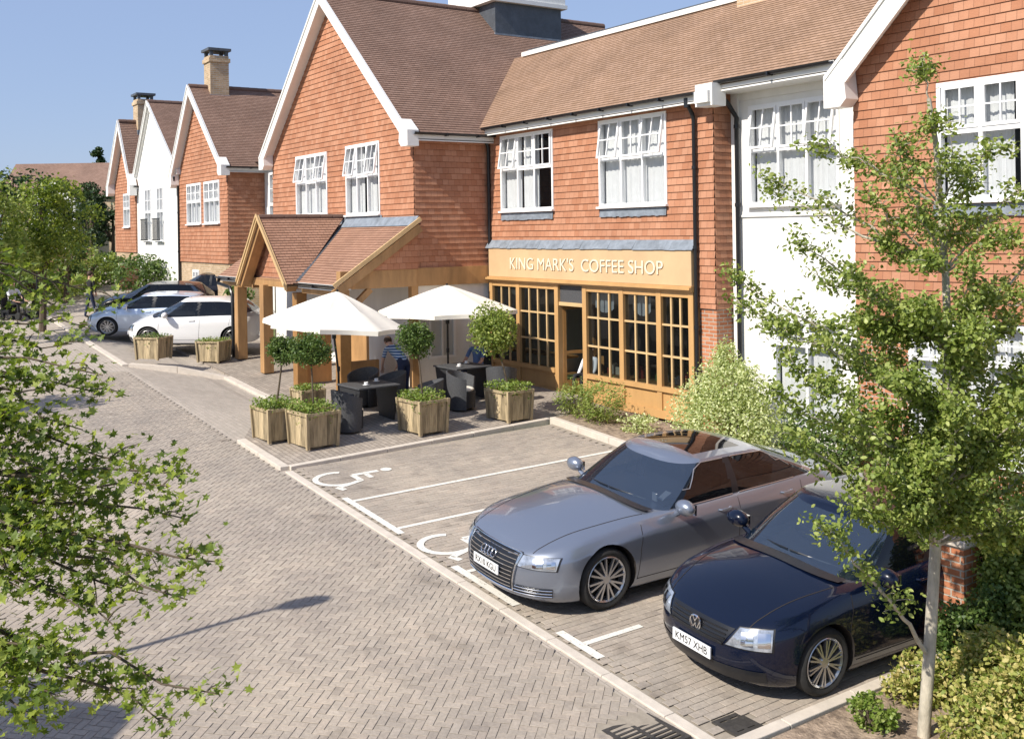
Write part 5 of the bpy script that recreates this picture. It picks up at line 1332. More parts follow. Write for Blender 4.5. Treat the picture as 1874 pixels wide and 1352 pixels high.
# the near tree whose branches hang in from the left
LT = [(-5.14,1.67,-1.64),(-5.43,1.60,-1.22),(-5.34,1.55,-1.42),(-5.03,1.47,-1.75),(-4.86,1.54,-2.15),(-4.87,1.35,-2.22),(-5.68,1.40,-1.20),(-6.07,1.36,-0.88),(-6.45,1.34,-0.53),(-6.70,1.49,-0.37),(-6.40,1.22,-0.64),(-6.67,1.19,-0.40),(-6.09,0.97,-0.77),(-5.84,1.16,-0.99),(-5.51,1.30,-1.38),(-5.55,1.05,-1.21),(-5.88,0.93,-1.03),(-5.35,1.18,-1.54),(-5.24,1.34,-1.73),(-5.39,0.94,-1.43),(-5.69,0.85,-1.34),(-5.46,0.83,-1.68),(-5.20,1.05,-1.76),(-5.10,1.20,-1.86),(-5.15,0.94,-1.92),(-5.37,0.79,-1.96),(-5.02,0.78,-2.13),(-5.08,0.86,-2.08),(-5.74,1.49,-1.69),(-5.47,1.17,-0.70),(-6.15,0.87,-0.54),(-6.06,0.65,-0.74),(-5.84,0.62,-1.26),(-5.62,0.59,-1.73),(-6.67,0.46,-0.18),(-6.37,0.37,-1.04),(-5.60,0.45,-2.08),(-5.08,1.21,-2.15),(-5.50,0.78,-0.85),(-6.05,1.03,-1.36),(-6.11,1.30,-1.41),(-7.07,0.95,-0.41),(-5.19,1.41,-1.25)]
def _px2(t): t = Vector(t); return 937 + t.dot(Rt) / t.dot(Fw) * 1910
LTT = [(-6.91, -.26, -4.8), (-6.9, -.24, -3.6), (-6.89, -.22, -2.66), (-6.88, -.21, -1.9), (-6.88, -.21, -1.34), (-6.87, -.19, -.6), (-6.87, -.19, .06)]
LT += [(-13.76 - a + RN.uniform(-.3, .3), -.42 - b + RN.uniform(-.3, .3), c - .15) for a, b, c in LT[::2] if c < -.6]
sprig_tree('maple_tree', 'near maple whose lobed bright leaves hang into the left side of the view', LTT[0], LTT, LT, .11, 28, .056, LF['lobed'], M['leafL'], M['barkd'], RN, spread=.14, twigs=9, dens=lambda t: (.5 if t.z > -.75 else 1) * (1.35 if _px2(t) < 130 else .8), attach=lambda t: min([Vector(q) for q in LTT], key=lambda q: abs(q.z - t.z - .25)), tuft=.9, up=.8)
# shrubs by the shop
z_ = gz(-16.8, 13.1)
shrub('green_shrub', 'low bright green shrub in front of the shop door', 'shrub', (-16.9, 13.15, z_ + .07), [(-17.3, 13.1, z_ + .42, .5, .42, .45, 900), (-16.5, 13.2, z_ + .48, .55, .5, .5, 1300)], .075, LF['slim'], M['leafR'], RN, up=.9)
z_ = gz(-13.5, 13.5)
shrub('variegated_shrub', 'tall pale variegated bush between the shopfront and the white bay', 'shrub', (-13.2, 13.4, z_ + .07), [(-13.15, 13.3, z_ + .7, 1.2, .8, .82, 6400), (-13.25, 13.4, z_ + 1.25, .82, .6, .66, 3400), (-13.35, 13.5, z_ + 1.75, .26, .24, .42, 700)], .055, LF['kite'], M['leafV'], RN, up=.7)
shrub('ground_cover_plant', 'small silvery low plant at the kerb beside the green shrub', 'plant', (-15.5, 13.3, gz(-15.5, 13.3) + .07), [(-15.5, 13.3, gz(-15.5, 13.3) + .2, .5, .35, .22, 500)], .05, LF['oval'], M['leafV'], RN)
shrub('green_shrub', 'leafy shrub against the white bay wall behind the cars', 'shrub', (-11.4, 13.9, gz(-11.4, 13.9) + .07), [(-11.5, 13.9, gz(-11.4, 13.9) + .6, .9, .5, .7, 1900)], .07, LF['oval'], M['leafB'], RN)
shrub('green_shrub', 'dense shrub under the lower window of the right gable', 'shrub', (-8.6, 13.3, gz(-8.6, 13.3) + .07), [(-8.7, 13.3, gz(-8.6, 13.3) + .55, 1.3, .7, .75, 2600)], .07, LF['oval'], M['leafB'], RN)
# corner bed
def bedz(x, y): return gz(x, y) + .03
for nm, lb, (x, y), bl, sz, sh_, mt in [
    ('yellow_shrub', 'large yellow-tipped variegated shrub at the bottom right corner', (-5.05, 8.95), [(0, 0, .45, .62, .5, .55, 4000), (-.15, -.6, .3, .5, .38, .42, 2200), (.5, .3, .6, .5, .5, .6, 2500)], .05, 'oval', 'leafY'),
    ('yellow_shrub', 'small yellow-green plant at the bed edge left of the pale trunk', (-6.3, 8.95), [(0, 0, .2, .3, .4, .28, 1100)], .05, 'oval', 'leafY'),
    ('small_plant', 'low lime green plant at the kerb in front of the young tree', (-6.2, 8.05), [(0, 0, .13, .22, .26, .18, 500)], .045, 'oval', 'leafP'),
    ('green_shrub', 'tall mid green shrub behind the right-edge shrub', (-5.75, 11.0), [(0, 0, 1.0, .55, .6, 1.0, 3300)], .065, 'oval', 'leafR'),
    ('green_shrub', 'tall bright shrub at the right edge beside the brick pier', (-6.12, 10.35), [(0, 0, .85, .42, .38, .8, 4200), (.25, -.3, .5, .4, .35, .5, 1800)], .055, 'oval', 'leafR'),
    ('green_shrub', 'leafy shrub hiding the foot of the brick pier', (-6.38, 9.72), [(0, 0, .36, .26, .26, .42, 1500), (.3, .1, .5, .28, .26, .5, 1300)], .05, 'oval', 'leafB'),
    ('yellow_shrub', 'yellow-green shrub between the pale trunk and the right edge', (-5.75, 9.25), [(0, 0, .4, .36, .34, .42, 2400)], .05, 'oval', 'leafY'),
    ('green_shrub', 'dark shrub behind the brick pier', (-6.3, 11.5), [(0, 0, .95, .6, .6, 1.0, 3400)], .07, 'oval', 'leafB'),
    ('green_shrub', 'bright shrub low between the pale trunk and the brick pier', (-5.75, 9.35), [(0, 0, .22, .4, .32, .3, 900)], .05, 'oval', 'leafR')]:
    z = bedz(x, y); shrub(nm, lb, 'shrub' if 'shrub' in nm else 'plant', (x, y, z), [(x + a, y + b, z + c, d, e, f_, n) for a, b, c, d, e, f_, n in bl], sz, LF[sh_], M[mt], RN)
# brick pier with iron railing beside the bed
bp = thing('brick_pier', 'red brick pier with stone cap rising out of the corner bed', 'pier', (-6.62, 10.1, gz(-6.62, 10.1)))
quick('pier_shaft', M['brick'], bp, lambda mb: mb.box(-.15, .15, -.15, .15, -.1, 1.22)); quick('coping', M['kerb'], bp, lambda mb: mb.box(-.19, .19, -.19, .19, 1.221, 1.29), bevel=.01)
bw = thing('garden_wall', 'low brown brick wall running back from the pier behind the shrubs', 'wall', (-6.45, 11.3, gz(-6.45, 11.3)))
quick('brickwork', M['brick'], bw, lambda mb: mb.box(-.1, .1, -.95, 2.9, -.1, .75)); quick('coping', M['kerb'], bw, lambda mb: mb.box(-.16, .16, -.95, 2.9, .751, .8))

# ------------------------------------------------------------------ planters with clipped trees
def planter_mesh(root):
    h, a, b = .62, .43, .36; s0 = .9
    def P(u, v, z): k = lerp(s0, 1, z / h); return (u * k, v * k, z)
    for sx in (-1, 1):
        for sy in (-1, 1):
            mb = MB(); mb.tube([P(sx * a, sy * b, 0), P(sx * a, sy * b, h + .01)], .045, 4); mb.build('corner_post', M['crate'], root)
    for ax_, s_ in (('x', 1), ('x', -1), ('y', 1), ('y', -1)):
        mb = MB(); n = 6; W2 = b if ax_ == 'x' else a
        for i in range(n):
            u0, u1 = lerp(-W2 + .03, W2 - .03, i / n) + .003, lerp(-W2 + .03, W2 - .03, (i + 1) / n) - .003; d = RN.uniform(-.003, .003)
            q = [(u0, .03), (u1, .03), (u1, h - .04), (u0, h - .04)]; o_ = (a if ax_ == 'x' else b) - .012 + d
            if ax_ == 'x': F_ = [P(s_ * o_, u, z) for u, z in q]; B_ = [P(s_ * (o_ - .02), u, z) for u, z in q]
            else: F_ = [P(u, s_ * o_, z) for u, z in q]; B_ = [P(u, s_ * (o_ - .02), z) for u, z in q]
            mb.faces(F_ + B_, [(0, 1, 2, 3), (7, 6, 5, 4), (0, 4, 5, 1), (1, 5, 6, 2), (2, 6, 7, 3), (3, 7, 4, 0)])
        mb.build('side_panel', M['crate'], root)
    mb = MB(); mb.box(-a, a, b - .04, b + .02, h - .05, h); mb.box(-a, a, -b - .02, -b + .04, h - .05, h); mb.box(a - .04, a + .02, -b + .041, b - .041, h - .05, h); mb.box(-a - .02, -a + .04, -b + .041, b - .041, h - .05, h); mb.build('rim', M['crate'], root)
    mb = MB(); mb.box(-a + .05, a - .05, -b + .05, b - .05, .3, h - .09); mb.build('soil', M['soil'], root)
PL = [(-18.97, 7.24, 4, .88, 'weathered planter at the terrace corner nearest the road, left of the front pair'),
      (-18.17, 7.66, 5, .92, 'weathered planter of the front pair standing beside the grey rattan chair'),
      (-17.92, 9.84, 5, .92, 'weathered planter at the terrace edge between the two umbrellas'),
      (-17.82, 11.8, 4, .88, 'weathered planter by the end of the kerb in front of the shopfront'),
      (-28.65, 7.55, 38, .85, 'weathered planter in front of the nose of the white hatchback'),
      (-29.2, 9.35, 38, .84, 'smaller weathered planter beside the outer porch post'),
      (-20.9, 8.7, 0, .72, 'small planter behind the front umbrella pole')]
proto = None; GP = 'weathered square wooden planters'
for i, (x, y, rz, s_, lb) in enumerate(PL):
    z = gz(x, y) + .05
    if proto is None: proto = thing('wooden_planter', lb, 'planter', (x, y, z), R(rz), GP); planter_mesh(proto); p = proto
    else: p = copy_tree(proto); p.location = (x, y, z); p.rotation_euler = (0, 0, R(rz)); p['label'] = lb
    p.scale = (s_, s_, s_ * 1.14)
TLB = ['trailing green plants spilling over the corner planter', 'trailing green plants in the planter beside the grey rattan chair', 'lime trailing plants in the planter between the umbrellas', 'trailing plants over the planter nearest the shop door', 'sparse low plants in the planter by the white hatchback nose', 'sparse low plants in the planter beside the porch post', 'pale leafy plants in the small planter behind the umbrella pole']
for i, (x, y, rz, s_, lb) in enumerate(PL):
    z = gz(x, y) + .05 + .66 * s_; n = 900 if i < 4 else 350
    t = thing('trailing_plant', TLB[i], 'plant', (x, y, z), 0, 'trailing plants in the planters'); mb = MB(); rz = R(rz)
    for _ in range(int(n)):
        a = RN.uniform(-1, 1); b = RN.uniform(-1, 1); k = max(abs(a), abs(b))
        u, v = a * .46 * s_, b * .40 * s_; X = x + u * math.cos(rz) - v * math.sin(rz); Y = y + u * math.sin(rz) + v * math.cos(rz)
        zz = z + RN.uniform(0, .20) * (1 if i < 4 else .6) - (RN.random() ** 2 * .22 if k > .85 and noise.noise(Vector((X * 5, Y * 5, i))) > -.05 else 0)
        leaf(mb, Vector((X, Y, zz)), .055, LF['oval'], RN, .8)
    mb.build('foliage', M['leafP' if i != 4 else 'leafB'], t, off=(x, y, z))
def topiary(label, base, top, rad, mat='leafB', n=1500, size=.05, dens=1):
    root = thing('topiary_tree', label, 'tree', base, 0, 'clipped ball trees in the planters'); b0, t0 = Vector(base), Vector(top)
    mb = MB(); trunk_tube(mb, bez(b0, (b0 + t0) / 2 + Vector((.03, .02, 0)), t0, 6), .022, .014, 8); mb.build('trunk', M['barkd'], root, smooth=True, off=base)
    mb = MB(); blob_leaves(mb, t0, rad, n * 2, size * 1.15, LF['kite'], RN, .35, .4); mb.build('crown', M[mat], root, off=base)
A_, B_, C_, D_ = (-18.89,7.37,-2.19), (-18.19,7.63,-2.16), (-17.98,9.74,-2.08), (-17.99,11.54,-2.03)
def ptop(i): x, y, rz, s_, l = PL[i]; return (x, y, gz(x, y) + .05 + .62 * s_)
topiary('clipped ball tree in the corner planter under the front umbrella', ptop(0), A_, (.30, .30, .29), n=1500)
topiary('clipped ball tree in the second planter under the front umbrella edge', ptop(1), B_, (.42, .42, .31), n=1900)
topiary('dense ball tree between the two umbrellas above the striped-shirt person', ptop(2), C_, (.38, .38, .36), n=2000)
topiary('taller loose ball tree in front of the shopfront windows', ptop(3), D_, (.50, .50, .56), 'leafR', n=2200, size=.06)

# ------------------------------------------------------------------ umbrellas
def umbrella(label, base, apex_h, rad, drop, tilt=(0, 0), rz=0):
    root = thing('parasol', label, 'umbrella', base, R(rz), 'cream parasols on the terrace')
    n = 8; mb = MB(); P = []; m_ = 10
    T = Matrix.Translation((0, 0, apex_h)) @ Matrix.Rotation(tilt[0], 4, 'X') @ Matrix.Rotation(tilt[1], 4, 'Y') @ Matrix.Translation((0, 0, -apex_h))
    mb.T = T
    for i in range(m_ + 1):
        t = i / m_; r_ = rad * t; z = apex_h - drop * (t ** 1.12)
        for k in range(n * 4):
            a = 2 * math.pi * k / (n * 4); ph = (k % 4) / 4; sag = math.sin(math.pi * ph); rr = r_ * (1 - .10 * sag * t); P.append((rr * math.cos(a) * (1 - .045 * sag), rr * math.sin(a) * (1 - .045 * sag), z - .035 * sag * math.sin(math.pi * min(1, t * 1.0)) - .0))
    N4 = n * 4
    for k in range(N4):
        a = 2 * math.pi * k / N4; q = P[m_ * N4 + k]; P.append((q[0] * 1.003, q[1] * 1.003, q[2] - .09))
    mb.faces(P, [(i * N4 + k, i * N4 + (k + 1) % N4, (i + 1) * N4 + (k + 1) % N4, (i + 1) * N4 + k) for i in range(m_ + 1) for k in range(N4)])
    c = mb.build('canopy', M['canvas'], root, smooth='w')
    rb = MB(); rb.T = T
    for k in range(n):
        a = 2 * math.pi * k / n; rb.bar((.03 * math.cos(a), .03 * math.sin(a), apex_h - .05), (rad * .97 * math.cos(a), rad * .97 * math.sin(a), apex_h - drop - .01), .016, .02); rb.bar((.03 * math.cos(a), .03 * math.sin(a), apex_h - drop - .18), (rad * .5 * math.cos(a), rad * .5 * math.sin(a), apex_h - drop * .52), .014, .014)
    rb.build('rib', M['oakd'], c)
    mb = MB(); top = T @ Vector((0, 0, apex_h + .04)); mid = T @ Vector((0, 0, apex_h - drop - .25)); mb.tube([(0, 0, 0), (0, 0, .9), mid, top], .024, 10); mb.tube([mid - Vector((0, 0, .06)), mid + Vector((0, 0, .05))], .045, 10); mb.tube([(0, 0, .95), (0, 0, 1.05)], .035, 10); mb.build('pole', M['black'], root, smooth=True)
    mb = MB(); mb.lathe([(0, .07), (.05, .07), (.2, .05), (.25, .03), (.25, 0)], 24); mb.build('base', M['black'], root, smooth=True)
    return root
g1 = (-20.2, 9.1, gz(-20.2, 9.1) + .0); umbrella('cream parasol nearest the road, tilted a little to the left', g1, 2.62, 1.52, .68, (R(-4), R(3)), 10)
g2 = (-20.8, 12.1, gz(-20.8, 12.1) + .05); umbrella('upright cream parasol in front of the shop wall', g2, 2.50, 1.62, .58, (0, 0), 5)

# ------------------------------------------------------------------ terrace furniture
def table(label, x, y, rz, sx=.95, sy=.95):
    z = gz(x, y) + .05; root = thing('rattan_table', label, 'table', (x, y, z), R(rz), 'black rattan tables on the terrace')
    quick('tabletop', M['rattang'], root, lambda mb: mb.box(-sx / 2, sx / 2, -sy / 2, sy / 2, .71, .745), bevel=.008)
    for s_ in (-1, 1):
        mb = MB(); q = [(-sx * .30, 0), (sx * .30, 0), (sx * .46, .705), (-sx * .46, .705)]; y0, y1 = s_ * sy * .46, s_ * (sy * .46 - .04)
        mb.faces([(a, y0, b) for a, b in q] + [(a, y1, b) for a, b in q], [(0, 1, 2, 3), (7, 6, 5, 4), (0, 4, 5, 1), (1, 5, 6, 2), (2, 6, 7, 3), (3, 7, 4, 0)]); mb.build('end_panel', M['rattan'], root)
def tub_chair(root):
    mb = MB(); P = []; n = 26
    for i in range(n + 1):
        a = R(-125 + 250 * i / n); k = 1 + .0 * i; hh = lerp(.62, .82, math.cos(a) * .5 + .5)
        for r_, z in ((.30, 0.02), (.345, hh), (.315, hh), (.28, .3)): P.append((-r_ * math.cos(a) * 1.0, r_ * math.sin(a), z))
    mb.faces(P, [(i * 4 + j, (i + 1) * 4 + j, (i + 1) * 4 + j + 1, i * 4 + j + 1) for i in range(n) for j in range(3)] + [(0, 1, 2, 3), (n * 4 + 3, n * 4 + 2, n * 4 + 1, n * 4)]); mb.build('shell', M['rattang'], root, smooth=True)
    quick('seat', M['rattan'], root, lambda mb: mb.lathe([(0, .40), (.27, .40), (.285, .38), (.27, .05)], 24), smooth=True)
    quick('cushion', M['canvas'], root, lambda mb: mb.lathe([(0, .475), (.2, .47), (.245, .445), (.25, .42), (.24, .402)], 20), smooth=True)
table('rattan table under the front parasol with a dark grey top', -19.3, 9.35, 3); table('rattan table under the parasol by the shop wall', -20.0, 12.0, 3)
ch0 = None
for x, y, rz, lb in [(-18.75, 8.65, 82, 'rattan tub chair beside the front pair of planters'), (-18.75, 10.4, -120, 'rattan tub chair between the middle planter and the front table'), (-19.9, 10.15, -95, 'rattan tub chair with white cushion near the striped-shirt person'), (-19.1, 11.45, 40, 'rattan tub chair with white cushion at the rear table'), (-19.25, 12.55, 140, 'rattan tub chair at the rear table nearest the shop windows'), (-20.7, 9.9, -60, 'rattan tub chair on the far side of the front table')]:
    z = gz(x, y) + .05
    if ch0 is None: ch0 = thing('tub_chair', lb, 'chair', (x, y, z), R(rz), 'rattan tub chairs on the terrace'); tub_chair(ch0); c = ch0
    else: c = copy_tree(ch0); c.location = (x, y, z); c.rotation_euler = (0, 0, R(rz)); c['label'] = lb

for x, y, lb in [(-19.1, 9.2, 'white cup on the front rattan table nearest the pole'), (-19.45, 9.6, 'white cup at the back of the front rattan table'), (-19.8, 11.8, 'white cup at the near corner of the rear table'), (-20.15, 12.2, 'white cup at the far side of the rear table')]:
    z = gz(-19.3 if y < 11 else -20.0, 9.35 if y < 11 else 12.0) + .05 + .746; t = thing('coffee_cup', lb, 'cup', (x, y, z), 0, 'white cups on the tables')
    quick('saucer', M['upvc'], t, lambda mb: mb.lathe([(0, .004), (.04, .004), (.07, .014), (.07, .018), (.04, .009), (0, .009)], 16), smooth=True)
    quick('bowl', M['upvc'], t, lambda mb: mb.lathe([(0, .011), (.025, .011), (.04, .04), (.042, .07), (.038, .07), (.03, .02), (0, .016)], 16), smooth=True)
# ------------------------------------------------------------------ people
def person(label, loc, rz, J, rad, cloth, hair='hairb', extra=None):
    """J: joints (x right, y forward, z up); cloth(point) -> slot 0 skin, 1 top, 2 trousers, 3 shoes"""
    root = thing('person', label, 'person', loc, rz); names = list(J); me = bpy.data.meshes.new('body'); E = []
    for a, b in [('pelvis', 'waist'), ('waist', 'chest'), ('chest', 'neck'), ('neck', 'head'), ('head', 'crown'), ('pelvis', 'hipL'), ('hipL', 'kneeL'), ('kneeL', 'ankL'), ('ankL', 'toeL'), ('pelvis', 'hipR'), ('hipR', 'kneeR'), ('kneeR', 'ankR'), ('ankR', 'toeR'), ('chest', 'shL'), ('shL', 'elL'), ('elL', 'wrL'), ('wrL', 'haL'), ('chest', 'shR'), ('shR', 'elR'), ('elR', 'wrR'), ('wrR', 'haR')]: E.append((names.index(a), names.index(b)))
    V = [Vector(J[k]) for k in names]; rr = [rad.get(k.rstrip('LR') if k[-1] in 'LR' else k, .05) for k in names]
    for s_ in 'LR':
        w, h = V[names.index('wr' + s_)], V[names.index('ha' + s_)]; d = (h - w).normalized(); sd = d.cross(Vector((0, 0, 1)));
        if sd.length < .1: sd = Vector((1, 0, 0))
        sd.normalize(); hi = names.index('ha' + s_)
        for k, (o_, ln) in enumerate(((-.03, .065), (-.01, .08), (.01, .075), (.03, .06))):
            b0 = len(V); V += [h + sd * o_ + d * .02, h + sd * o_ * 1.1 + d * (.02 + ln * .6), h + sd * o_ + d * (.02 + ln) + Vector((0, 0, -.015))]; rr += [.009, .008, .007]; E += [(hi, b0), (b0, b0 + 1), (b0 + 1, b0 + 2)]
        b0 = len(V); V += [w.lerp(h, .5) + sd * .04, w.lerp(h, .9) + sd * .055]; rr += [.010, .008]; E += [(names.index('wr' + s_), b0), (b0, b0 + 1)]
    me.from_pydata(V, E, []); o = bpy.data.objects.new('body', me); col.objects.link(o)
    md = o.modifiers.new('s', 'SKIN'); md.use_smooth_shade = True
    for i, v in enumerate(me.skin_vertices[0].data): v.radius = (rr[i], rr[i] * (.8 if i < len(names) and names[i] in ('pelvis', 'waist', 'chest') else 1)); v.use_root = (i == names.index('pelvis'))
    sd_ = o.modifiers.new('u', 'SUBSURF'); sd_.levels = 2; sd_.render_levels = 2
    bpy.context.view_layer.update()
    m2 = bpy.data.meshes.new_from_object(o.evaluated_get(bpy.context.evaluated_depsgraph_get())); bpy.data.objects.remove(o)
    m2.materials.clear()
    for m_ in cloth[0]: m2.materials.append(m_)
    segs = [(V[a], V[b], names[a] if a < len(names) else 'ha', names[b] if b < len(names) else 'ha') for a, b in E]
    def near(p):
        best = None
        for a, b, na, nb in segs:
            t = max(0, min(1, (p - a).dot(b - a) / max(1e-9, (b - a).length_squared))); d = (p - a.lerp(b, t)).length
            if best is None or d < best[0]: best = (d, na, nb, t)
        return best
    for f in m2.polygons:
        d, a, b, t = near(f.center); f.use_smooth = True; f.material_index = cloth[1](a, b, t)
    m2.name = 'body'; o = bpy.data.objects.new('body', m2); col.objects.link(o); o.parent = root
    hd_, cw = V[names.index('head')], V[names.index('crown')]; up = (cw - hd_).normalized(); c = hd_ + up * .045
    mb = MB(); mb.ball(c + Vector((0, -.018, .018)), .098, 12, (.92, 1.02, 1.02)); mb.build('hair', M[hair], root, smooth=True)
    mb = MB(); f_ = Vector((0, 1, 0)); mb.ball(hd_ + f_ * .095 + up * .01, .016, 8, (.8, 1, 1.4))
    for s_ in (-1, 1): mb.ball(hd_ + Vector((s_ * .088, 0, 0)) + up * .01, .02, 8, (.5, .8, 1.3))
    mb.build('face', M['skin'], root, smooth=True)
    mb = MB()
    for s_ in (-1, 1): mb.ball(hd_ + Vector((s_ * .032, .083, 0)) + up * .035, .009, 6)
    mb.bar(hd_ + Vector((-.022, .088, 0)) - up * .04, hd_ + Vector((.022, .088, 0)) - up * .04, .006, .006); mb.build('eye', M['ink'], root)
    return root
RAD = dict(pelvis=.135, waist=.125, chest=.14, neck=.055, head=.085, crown=.07, hip=.085, knee=.055, ank=.042, toe=.035, sh=.058, el=.042, wr=.028, ha=.028)
def stand(lean=0, arm=.25, stride=0, H=1.72):
    k = H / 1.72; s = math.sin(lean); c = math.cos(lean)
    def U(x, z): return (x * k, z * s * k * 1.0, (.93 + z * c) * k)
    J = dict(pelvis=(0, 0, .93 * k), waist=U(0, .15), chest=U(0, .38), neck=U(0, .55), head=U(0, .68), crown=U(0, .76))
    for sd, n in ((-1, 'L'), (1, 'R')):
        st = stride * sd
        J['hip' + n] = (sd * .09 * k, 0, .86 * k); J['knee' + n] = (sd * .1 * k, st * .12 + .02, .48 * k); J['ank' + n] = (sd * .1 * k, st * .24, .08 * k); J['toe' + n] = (sd * .11 * k, st * .24 + .14, .03 * k)
        x, y, z = U(sd * .19, .48); J['sh' + n] = (x, y, z); J['el' + n] = (x + sd * .05, y + arm * .5 - st * .05, z - .26 * k); J['wr' + n] = (x + sd * .02, y + arm * 1.2 - st * .08, z - .26 * k - (.22 - arm * .3) * k); J['ha' + n] = (x, y + arm * 1.45 - st * .08, z - .26 * k - (.28 - arm * .45) * k)
    return J
def sit(H=1.72, arm=.3):
    J = stand(.05, arm, 0, H); dz = .45
    J = {k: (v[0], v[1], v[2] - dz) for k, v in J.items()}
    for sd, n in ((-1, 'L'), (1, 'R')): J['hip' + n] = (sd * .1, .06, .46); J['knee' + n] = (sd * .12, .45, .5); J['ank' + n] = (sd * .12, .48, .09); J['toe' + n] = (sd * .12, .62, .04)
    return J
def dress(top, trouser, shoe=None, short=True):
    mats = [M['skin'], top, trouser, shoe or M['black']]
    def f(a, b, t):
        s = {a.rstrip('LR'), b.rstrip('LR')}
        if 'ha' in s or 'head' in s or 'crown' in s: return 0
        if s == {'chest', 'neck'}: return 1 if t < .8 else 0
        if s == {'el', 'wr'}: return 0 if short else 1
        if s == {'sh', 'el'}: return 1 if t < .75 or not short else 0
        if s == {'ank', 'toe'}: return 3
        if 'knee' in s or 'hip' in s: return 2
        return 1
    return mats, f
def stripe_mat():
    m, nt, b = new_mat('striped_cloth'); L = nt.links; tc = N(nt, 'ShaderNodeTexCoord'); wv = N(nt, 'ShaderNodeTexWave', bands_direction='Z'); wv.inputs['Scale'].default_value = 5.5; wv.inputs['Distortion'].default_value = .6
    L.new(tc.outputs['Object'], wv.inputs['Vector']); rp = N(nt, 'ShaderNodeValToRGB'); rp.color_ramp.interpolation = 'CONSTANT'; e = rp.color_ramp.elements; e[0].color = (.03, .09, .25, 1); e[1].position = .6; e[1].color = (.55, .65, .78, 1)
    L.new(wv.outputs[0], rp.inputs[0]); L.new(rp.outputs[0], b.inputs['Base Color']); b.inputs['Roughness'].default_value = .85; return m
M['stripe'] = stripe_mat(); M['navy'] = pm('navy_cloth', (.02, .03, .07), .85, .2, 8); M['bshirt'] = pm('blue_shirt', (.12, .20, .40), .85, .15, 8); M['wshirt'] = pm('white_shirt', (.72, .74, .78), .85, .06, 8); M['bcloth'] = pm('black_cloth', (.015, .015, .018), .85, .2, 8)
x, y = -20.4, 10.75; person('standing person in a blue and white striped shirt and navy trousers bending over a table', (x, y, gz(x, y) + .08), R(100), stand(1.0, .1, .15, 1.68), RAD, dress(M['stripe'], M['navy']))
x, y = -20.85, 12.95; person('seated person in a blue shirt behind the rear rattan table', (x, y, gz(x, y) + .05), R(200), sit(1.72, .3), RAD, dress(M['bshirt'], M['navy']))
x, y = -18.85, 14.75; person('white-haired seated person in pale top just inside the open shop door', (x, y, -3.79), R(190), sit(1.6, .2), RAD, dress(M['wshirt'], M['bcloth'], short=False), 'hairg')
st_ = thing('dining_chair', 'dark wooden chair under the white-haired person in the doorway', 'chair', (-18.85, 14.75, -3.79), R(190)); quick('seat', M['oakd'], st_, lambda mb: mb.box(-.22, .22, -.2, .22, .35, .385)); quick('backrest', M['oakd'], st_, lambda mb: mb.box(-.2, .2, -.23, -.205, .5, .9))
for a in (-.2, .2):
    for b in (-.2, .2): quick('leg', M['oakd'], st_, lambda mb: mb.box(a - .018, a + .018, b - .018, b + .018, 0, .35))
st2 = thing('dining_chair', 'dark chair under the blue-shirted person at the rear table', 'chair', (-20.85, 12.95, gz(-20.85, 12.95) + .05), R(200)); quick('seat', M['rattan'], st2, lambda mb: mb.box(-.22, .22, -.2, .22, .35, .385)); quick('backrest', M['rattan'], st2, lambda mb: mb.box(-.2, .2, -.25, -.215, .5, .85))
for a in (-.2, .2):
    for b in (-.2, .2): quick('leg', M['rattan'], st2, lambda mb: mb.box(a - .018, a + .018, b - .018, b + .018, 0, .35))
# rider on a mobility scooter far down the road
x, y = -38.9, 5.7; sz = gz(x, y); sct = thing('mobility_scooter', 'black mobility scooter far down the road on the left', 'scooter', (x, y, sz), R(-60))
quick('deck', M['black'], sct, lambda mb: (mb.box(-.25, .25, -.5, .35, .14, .2), mb.box(-.22, .22, -.55, -.1, .2, .34)), bevel=.02)
quick('seat', M['bcloth'], sct, lambda mb: (mb.box(-.22, .22, -.42, .02, .42, .455), mb.box(-.21, .21, -.5, -.43, .46, .85), mb.box(-.04, .04, -.3, -.2, .341, .42)), bevel=.02)
quick('tiller', M['black'], sct, lambda mb: (mb.tube([(0, .45, .2), (0, .36, .75), (0, .3, .85)], .03, 8), mb.tube([(-.24, .28, .86), (.24, .28, .86)], .018, 8)), smooth=True)
for a in (-.25, .25):
    for b in (-.38, .42): quick('wheel', M['tyre'], sct, lambda mb: mb.lathe([(0, -.05), (.11, -.05), (.13, -.03), (.13, .03), (.11, .05), (0, .05)], 20, 'x', (a, b, .13)), smooth=True)
def ride(): 
    J = sit(1.7, .34)
    return {k: (v[0], v[1] - .2, v[2] + .06) for k, v in J.items()}
person('rider in a white shirt sitting on the mobility scooter', (x, y, sz), R(-60), ride(), RAD, dress(M['wshirt'], M['bcloth']), 'hairg')
x, y = -38.0, 7.9; person('person in dark clothes walking near the brown fence', (x, y, gz(x, y)), R(20), stand(.03, .1, .6, 1.55), RAD, dress(M['bcloth'], M['navy'], short=False))
